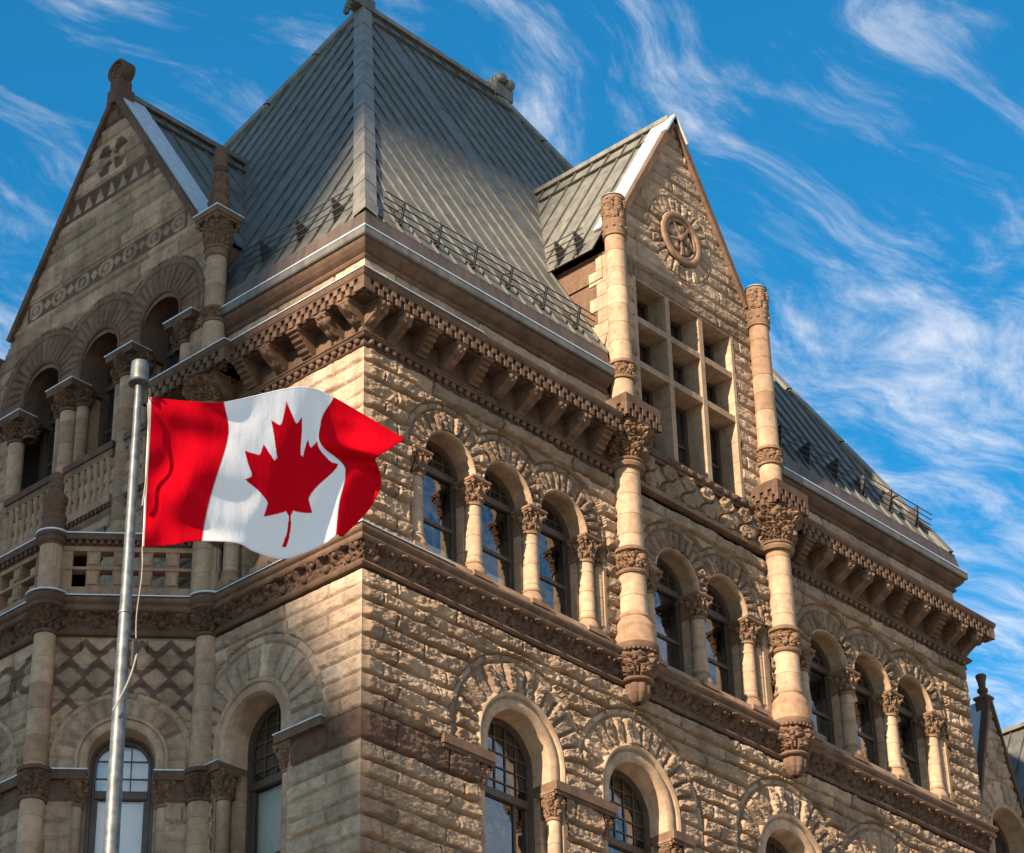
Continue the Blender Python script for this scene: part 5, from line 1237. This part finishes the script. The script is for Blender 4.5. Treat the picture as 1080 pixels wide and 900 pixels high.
SVG = "m-90 2030 45-863a95 95 0 0 0-111-98l-859 151 116-320a65 65 0 0 0-20-73l-941-762 212-99a65 65 0 0 0 34-79l-186-572 542 115a65 65 0 0 0 73-38l105-247 423 454a65 65 0 0 0 111-57l-204-1052 327 189a65 65 0 0 0 91-27l332-652"
half = [(-90, 2030)]
for dx, dy in ((45, -863), (-111, -98), (-859, 151), (116, -320), (-20, -73), (-941, -762), (212, -99), (34, -79), (-186, -572), (542, 115), (73, -38), (105, -247), (423, 454), (111, -57), (-204, -1052), (327, 189), (91, -27), (332, -652)):
    half.append((half[-1][0]+dx, half[-1][1]+dy))
LEAF = np.array(half+[(-x, y) for x, y in half[::-1]][1:], float)
def in_poly(x, y, P):
    c = np.zeros(x.shape, bool); n = len(P)
    for i in range(n):
        x0, y0 = P[i]; x1, y1 = P[(i+1) % n]
        if y0 == y1: continue
        k = ((y0 > y) != (y1 > y)) & (x < (x1-x0)*(y-y0)/(y1-y0)+x0); c ^= k
    return c
def flag():
    uk = np.array([0, .125, .25, .3, .4, .5, .6, .7, .75, .85, 1.0]); vk = np.array([0, .25, .42, .5, .65, .8, 1.0])
    px = [[(157, 419), (197, 423), (236, 424), (252, 421), (278, 415), (300, 410), (318, 408), (338, 412), (352, 419), (383, 437), (427, 463)],
          [(155.5, 458), (198, 458), (241, 457), (256, 457), (281, 455), (305, 452), (323, 451), (336, 449), (338, 447), (372, 452), (411, 474)],
          [(154, 486), (194, 484), (235, 483), (254, 487), (281, 487), (306, 485), (325, 481), (340, 474), (341, 472), (364, 478), (396, 485)],
          [(153.5, 498), (191, 497), (230, 498), (255, 503), (282, 503), (306, 501), (332, 497), (356, 487), (358, 486), (376, 487), (398, 490)],
          [(152.5, 521), (186, 521), (223, 521), (254, 525), (281, 525), (305, 524), (327, 520), (353, 508), (364, 502), (386, 500), (402, 511)],
          [(151.5, 546), (182, 546), (217, 546), (250, 550), (278, 554), (305, 556), (328, 551), (351, 536), (358, 529), (378, 527), (391, 535)],
          [(150, 577), (181, 575), (213, 571), (243, 572), (268, 582), (295, 590), (320, 584), (345, 572), (354, 565), (358, 566), (362, 566)]]
    px = np.array(px, float)
    def interp(xk, Y, x):   # cubic Hermite along axis 0
        Y = np.asarray(Y, float); m_ = np.gradient(Y, xk, axis=0); i = np.clip(np.searchsorted(xk, x, 'right')-1, 0, len(xk)-2)
        h = (xk[i+1]-xk[i]); t = (x-xk[i])/h; sh = (-1,)+(1,)*(Y.ndim-1); t = t.reshape(sh); h = h.reshape(sh)
        return (2*t**3-3*t**2+1)*Y[i]+(t**3-2*t**2+t)*h*m_[i]+(-2*t**3+3*t**2)*Y[i+1]+(t**3-t**2)*h*m_[i+1]
    NU, NV = 460, 240
    u = np.linspace(0, 1, NU); v = np.linspace(0, 1, NV)
    t1 = interp(uk, px.transpose(1, 0, 2), u)            # NU, rows, 2
    G = interp(vk, t1.transpose(1, 0, 2), v).transpose(1, 0, 2)   # NU, NV, 2
    U, V = np.meshgrid(u, v, indexing='ij')
    # depth of the cloth along the line of sight (metres): billows and one sharp fold near the fly
    wv = .085*np.sin(2.0*PI*U*1.15+1.1*V-.5)*sstep(U, 0, .18)+.05*np.sin(2*PI*(1.7*U+.6*V)+1.0)*sstep(U, .1, .5)
    wv += -.16*np.exp(-((V-.445-.06*(U-.75))/.06)**2)*sstep(U, .64, .80)-.30*sstep(V, .46, .60)*sstep(U, .70, .98)+.09*sstep(.42-V, 0, .25)*sstep(U, .70, .95)
    wv += .022*np.sin(10*(V+1.0*U)+2*U)*(1-sstep(U, .25, .45))*sstep(U, .0, .08)+.012*np.sin(23*(V-.75*U)+1)*(1-sstep(U, .18, .4))*sstep(U, .0, .05)
    wv += .018*np.sin(15*(V+.6*U)+1)*sstep(V, .5, .85)*sstep(U, .22, .38)*(1-sstep(U, .6, .75))+.010*np.sin(31*(U*.8+V*.35))*sstep(V, .1, .4)*sstep(U, .3, .5)
    ray = fw[None, None]+rr_[None, None]*((G[..., :1]-540)/foc)-uu_[None, None]*((G[..., 1:]-450)/foc)
    ray /= np.linalg.norm(ray, axis=-1, keepdims=True)
    hd = R(3.0); fd = np.array([math.cos(hd), math.sin(hd), 0]); fn = np.array([math.sin(hd), -math.cos(hd), 0])   # the cloth flies along +X from the pole
    P0_ = np.array([PX+.09, PY-.06, 0])
    dep = ((P0_-CAMPOS)@fn+wv)/(ray@fn)
    Pw = CAMPOS+ray*dep[..., None]
    x = (U-.5)*9600; y = (V-.5)*4800
    leaf = in_poly(x, y*1.0, LEAF) | ((np.abs(x) < 52) & (y > 900) & (y < 2030)); red = (U < .25) | (U > .75) | leaf
    RED = np.array((.60, .0035, .014)); WHT = np.array((.82, .83, .85))
    col = np.where(red[..., None], RED, WHT); col[:4] = (.8, .8, .8); col[(np.abs(U-.25) < .0022) | (np.abs(U-.75) < .0022)] *= .72; col[:, :3] *= .85; col[:, -3:] *= .85; col[-4:] *= .8
    mb = MB(); mb.grid(Pw, col, True)
    o = mb.obj('flag', CLOTH, None, 0, loc=tuple(Pw[0, 0]))
    sol = o.modifiers.new('thickness', 'SOLIDIFY'); sol.thickness = .004; sol.offset = 0
    tag(o, 'red and white maple leaf flag blowing out to the right from the flagpole', 'flag')
    return Pw
FP = flag()
def rope():
    mb = MB(); h0 = FP[0, 0]; h1 = FP[0, -1]; top = np.array([PX+.10, PY-.09, 18.36])
    pts = [top, (top+h0)/2+np.array([.0, 0, -.02]), h0]; mb.tube(np.array(pts), .008)
    n = 40
    a = top+np.array([-.02, 0, -.1]); b = np.array([PX+.085, PY-.09, 16.9]); 
    P = np.array([a+(b-a)*t+np.array([.02*math.sin(PI*t), -.03*math.sin(PI*t), 0]) for t in np.linspace(0, 1, n)]); mb.tube(P, .009)
    for q in P[::1]: mb.ball(q, .014, (.4, .4, .4), 6, 4)
    c = h1; d = np.array([PX+.10, PY-.10, 15.2]); P = np.array([c+(d-c)*t+np.array([.02*math.sin(6*t), 0, 0]) for t in np.linspace(0, 1, 12)]); mb.tube(P, .007)
    P = [d]
    for t in np.linspace(0, 1, 40): P.append(np.array([PX+.10*math.cos(-.9+2.4*t*1.2)*1.0, PY-.10*math.sin(.9+2.2*t), 15.2-1.2*t]))
    P = np.array([(PX+.11-.26*t, PY-.105+.02*t-.06*math.sin(PI*t), 15.0-.75*t) for t in np.linspace(0, 1, 30)]); mb.tube(P, .009)
    for q in P: mb.ball(q, .014, (.4, .4, .4), 6, 4)
    o = mb.obj('rope', ROPE, None, 40, loc=(PX, PY, 1.5)); tag(o, 'twisted halyard rope hanging and wrapping along the steel flagpole', 'rope')
rope()

# ================================================================== SURROUNDINGS
mb = MB(); g = 3000.0; mb.poly([(-g, -g, 0), (g, -g, 0), (g, g, 0), (-g, g, 0)]); o = mb.obj('ground', CONC, None, 0); tag(o, None, None, None, 'structure')
mb = MB(); mb.poly([(-60, -60, .004), (200, -60, .004), (200, -44, .004), (-60, -44, .004)]); o = mb.obj('road', ASPH, None, 0); tag(o, None, None, None, 'structure')
def shade_tower(poly_s, L_, thick, label):
    """unseen block added between the city hall and the sun to cast shade: outline in (s, z) seen from the sun, pushed back L metres"""
    lift = L_*math.tan(SUN_EL); ph = SUN_PHI
    lat = np.array([-math.sin(ph), math.cos(ph), 0]); aw = np.array([-math.cos(ph), -math.sin(ph), 0])
    t = thing('shade_tower', label, 'building', tuple(aw*L_+lat*np.mean([p[0] for p in poly_s])))
    O = np.array(t.location); mb = MB()
    f = [aw*L_+lat*s+np.array([0, 0, max(0, z+lift)]) for s, z in poly_s]; f = [p if z > -900 else np.array([p[0], p[1], 0]) for p, (s, z) in zip(f, poly_s)]
    b = [p+aw*thick for p in f]; n = len(f)
    mb.poly(np.array(f)-O); mb.poly(np.array(b)-O, (.4, .4, .4), True)
    for i in range(n): j = (i+1) % n; mb.poly(np.array([f[i], b[i], b[j], f[j]])-O)
    mb.obj('wall', CONC, t)
    g = MB(); s0, s1 = poly_s[0][0], poly_s[1][0]; zt = min(p[1] for p in poly_s if p[1] > -900)+lift
    z = 5.0
    while z < zt-4: g.poly(np.array([aw*(L_-.06)+lat*(s0+1)+np.array([0, 0, z]), aw*(L_-.06)+lat*(s1-1)+np.array([0, 0, z]), aw*(L_-.06)+lat*(s1-1)+np.array([0, 0, z+1.9]), aw*(L_-.06)+lat*(s0+1)+np.array([0, 0, z+1.9])])-O); z += 3.8
    g.obj('window', GLASS, t)
shade_tower([(2.3, -999), (60, -999), (60, 62), (2.3, 62)], 210, 30, 'tall concrete tower with window bands, added out of the picture to shade the left face')  # unseen, added to shade the left gable and upper roof
shade_tower([(-4.5, -999), (2.3, -999), (2.3, 30.0), (.2, 26.4), (-.75, 24.4), (-1.7, 20.5), (-4.5, 20.5)], 205, 26, 'lower concrete block with a sloping roof edge, added out of the picture to shade the lower corner')  # unseen, outline cut so its shade falls on the lower corner
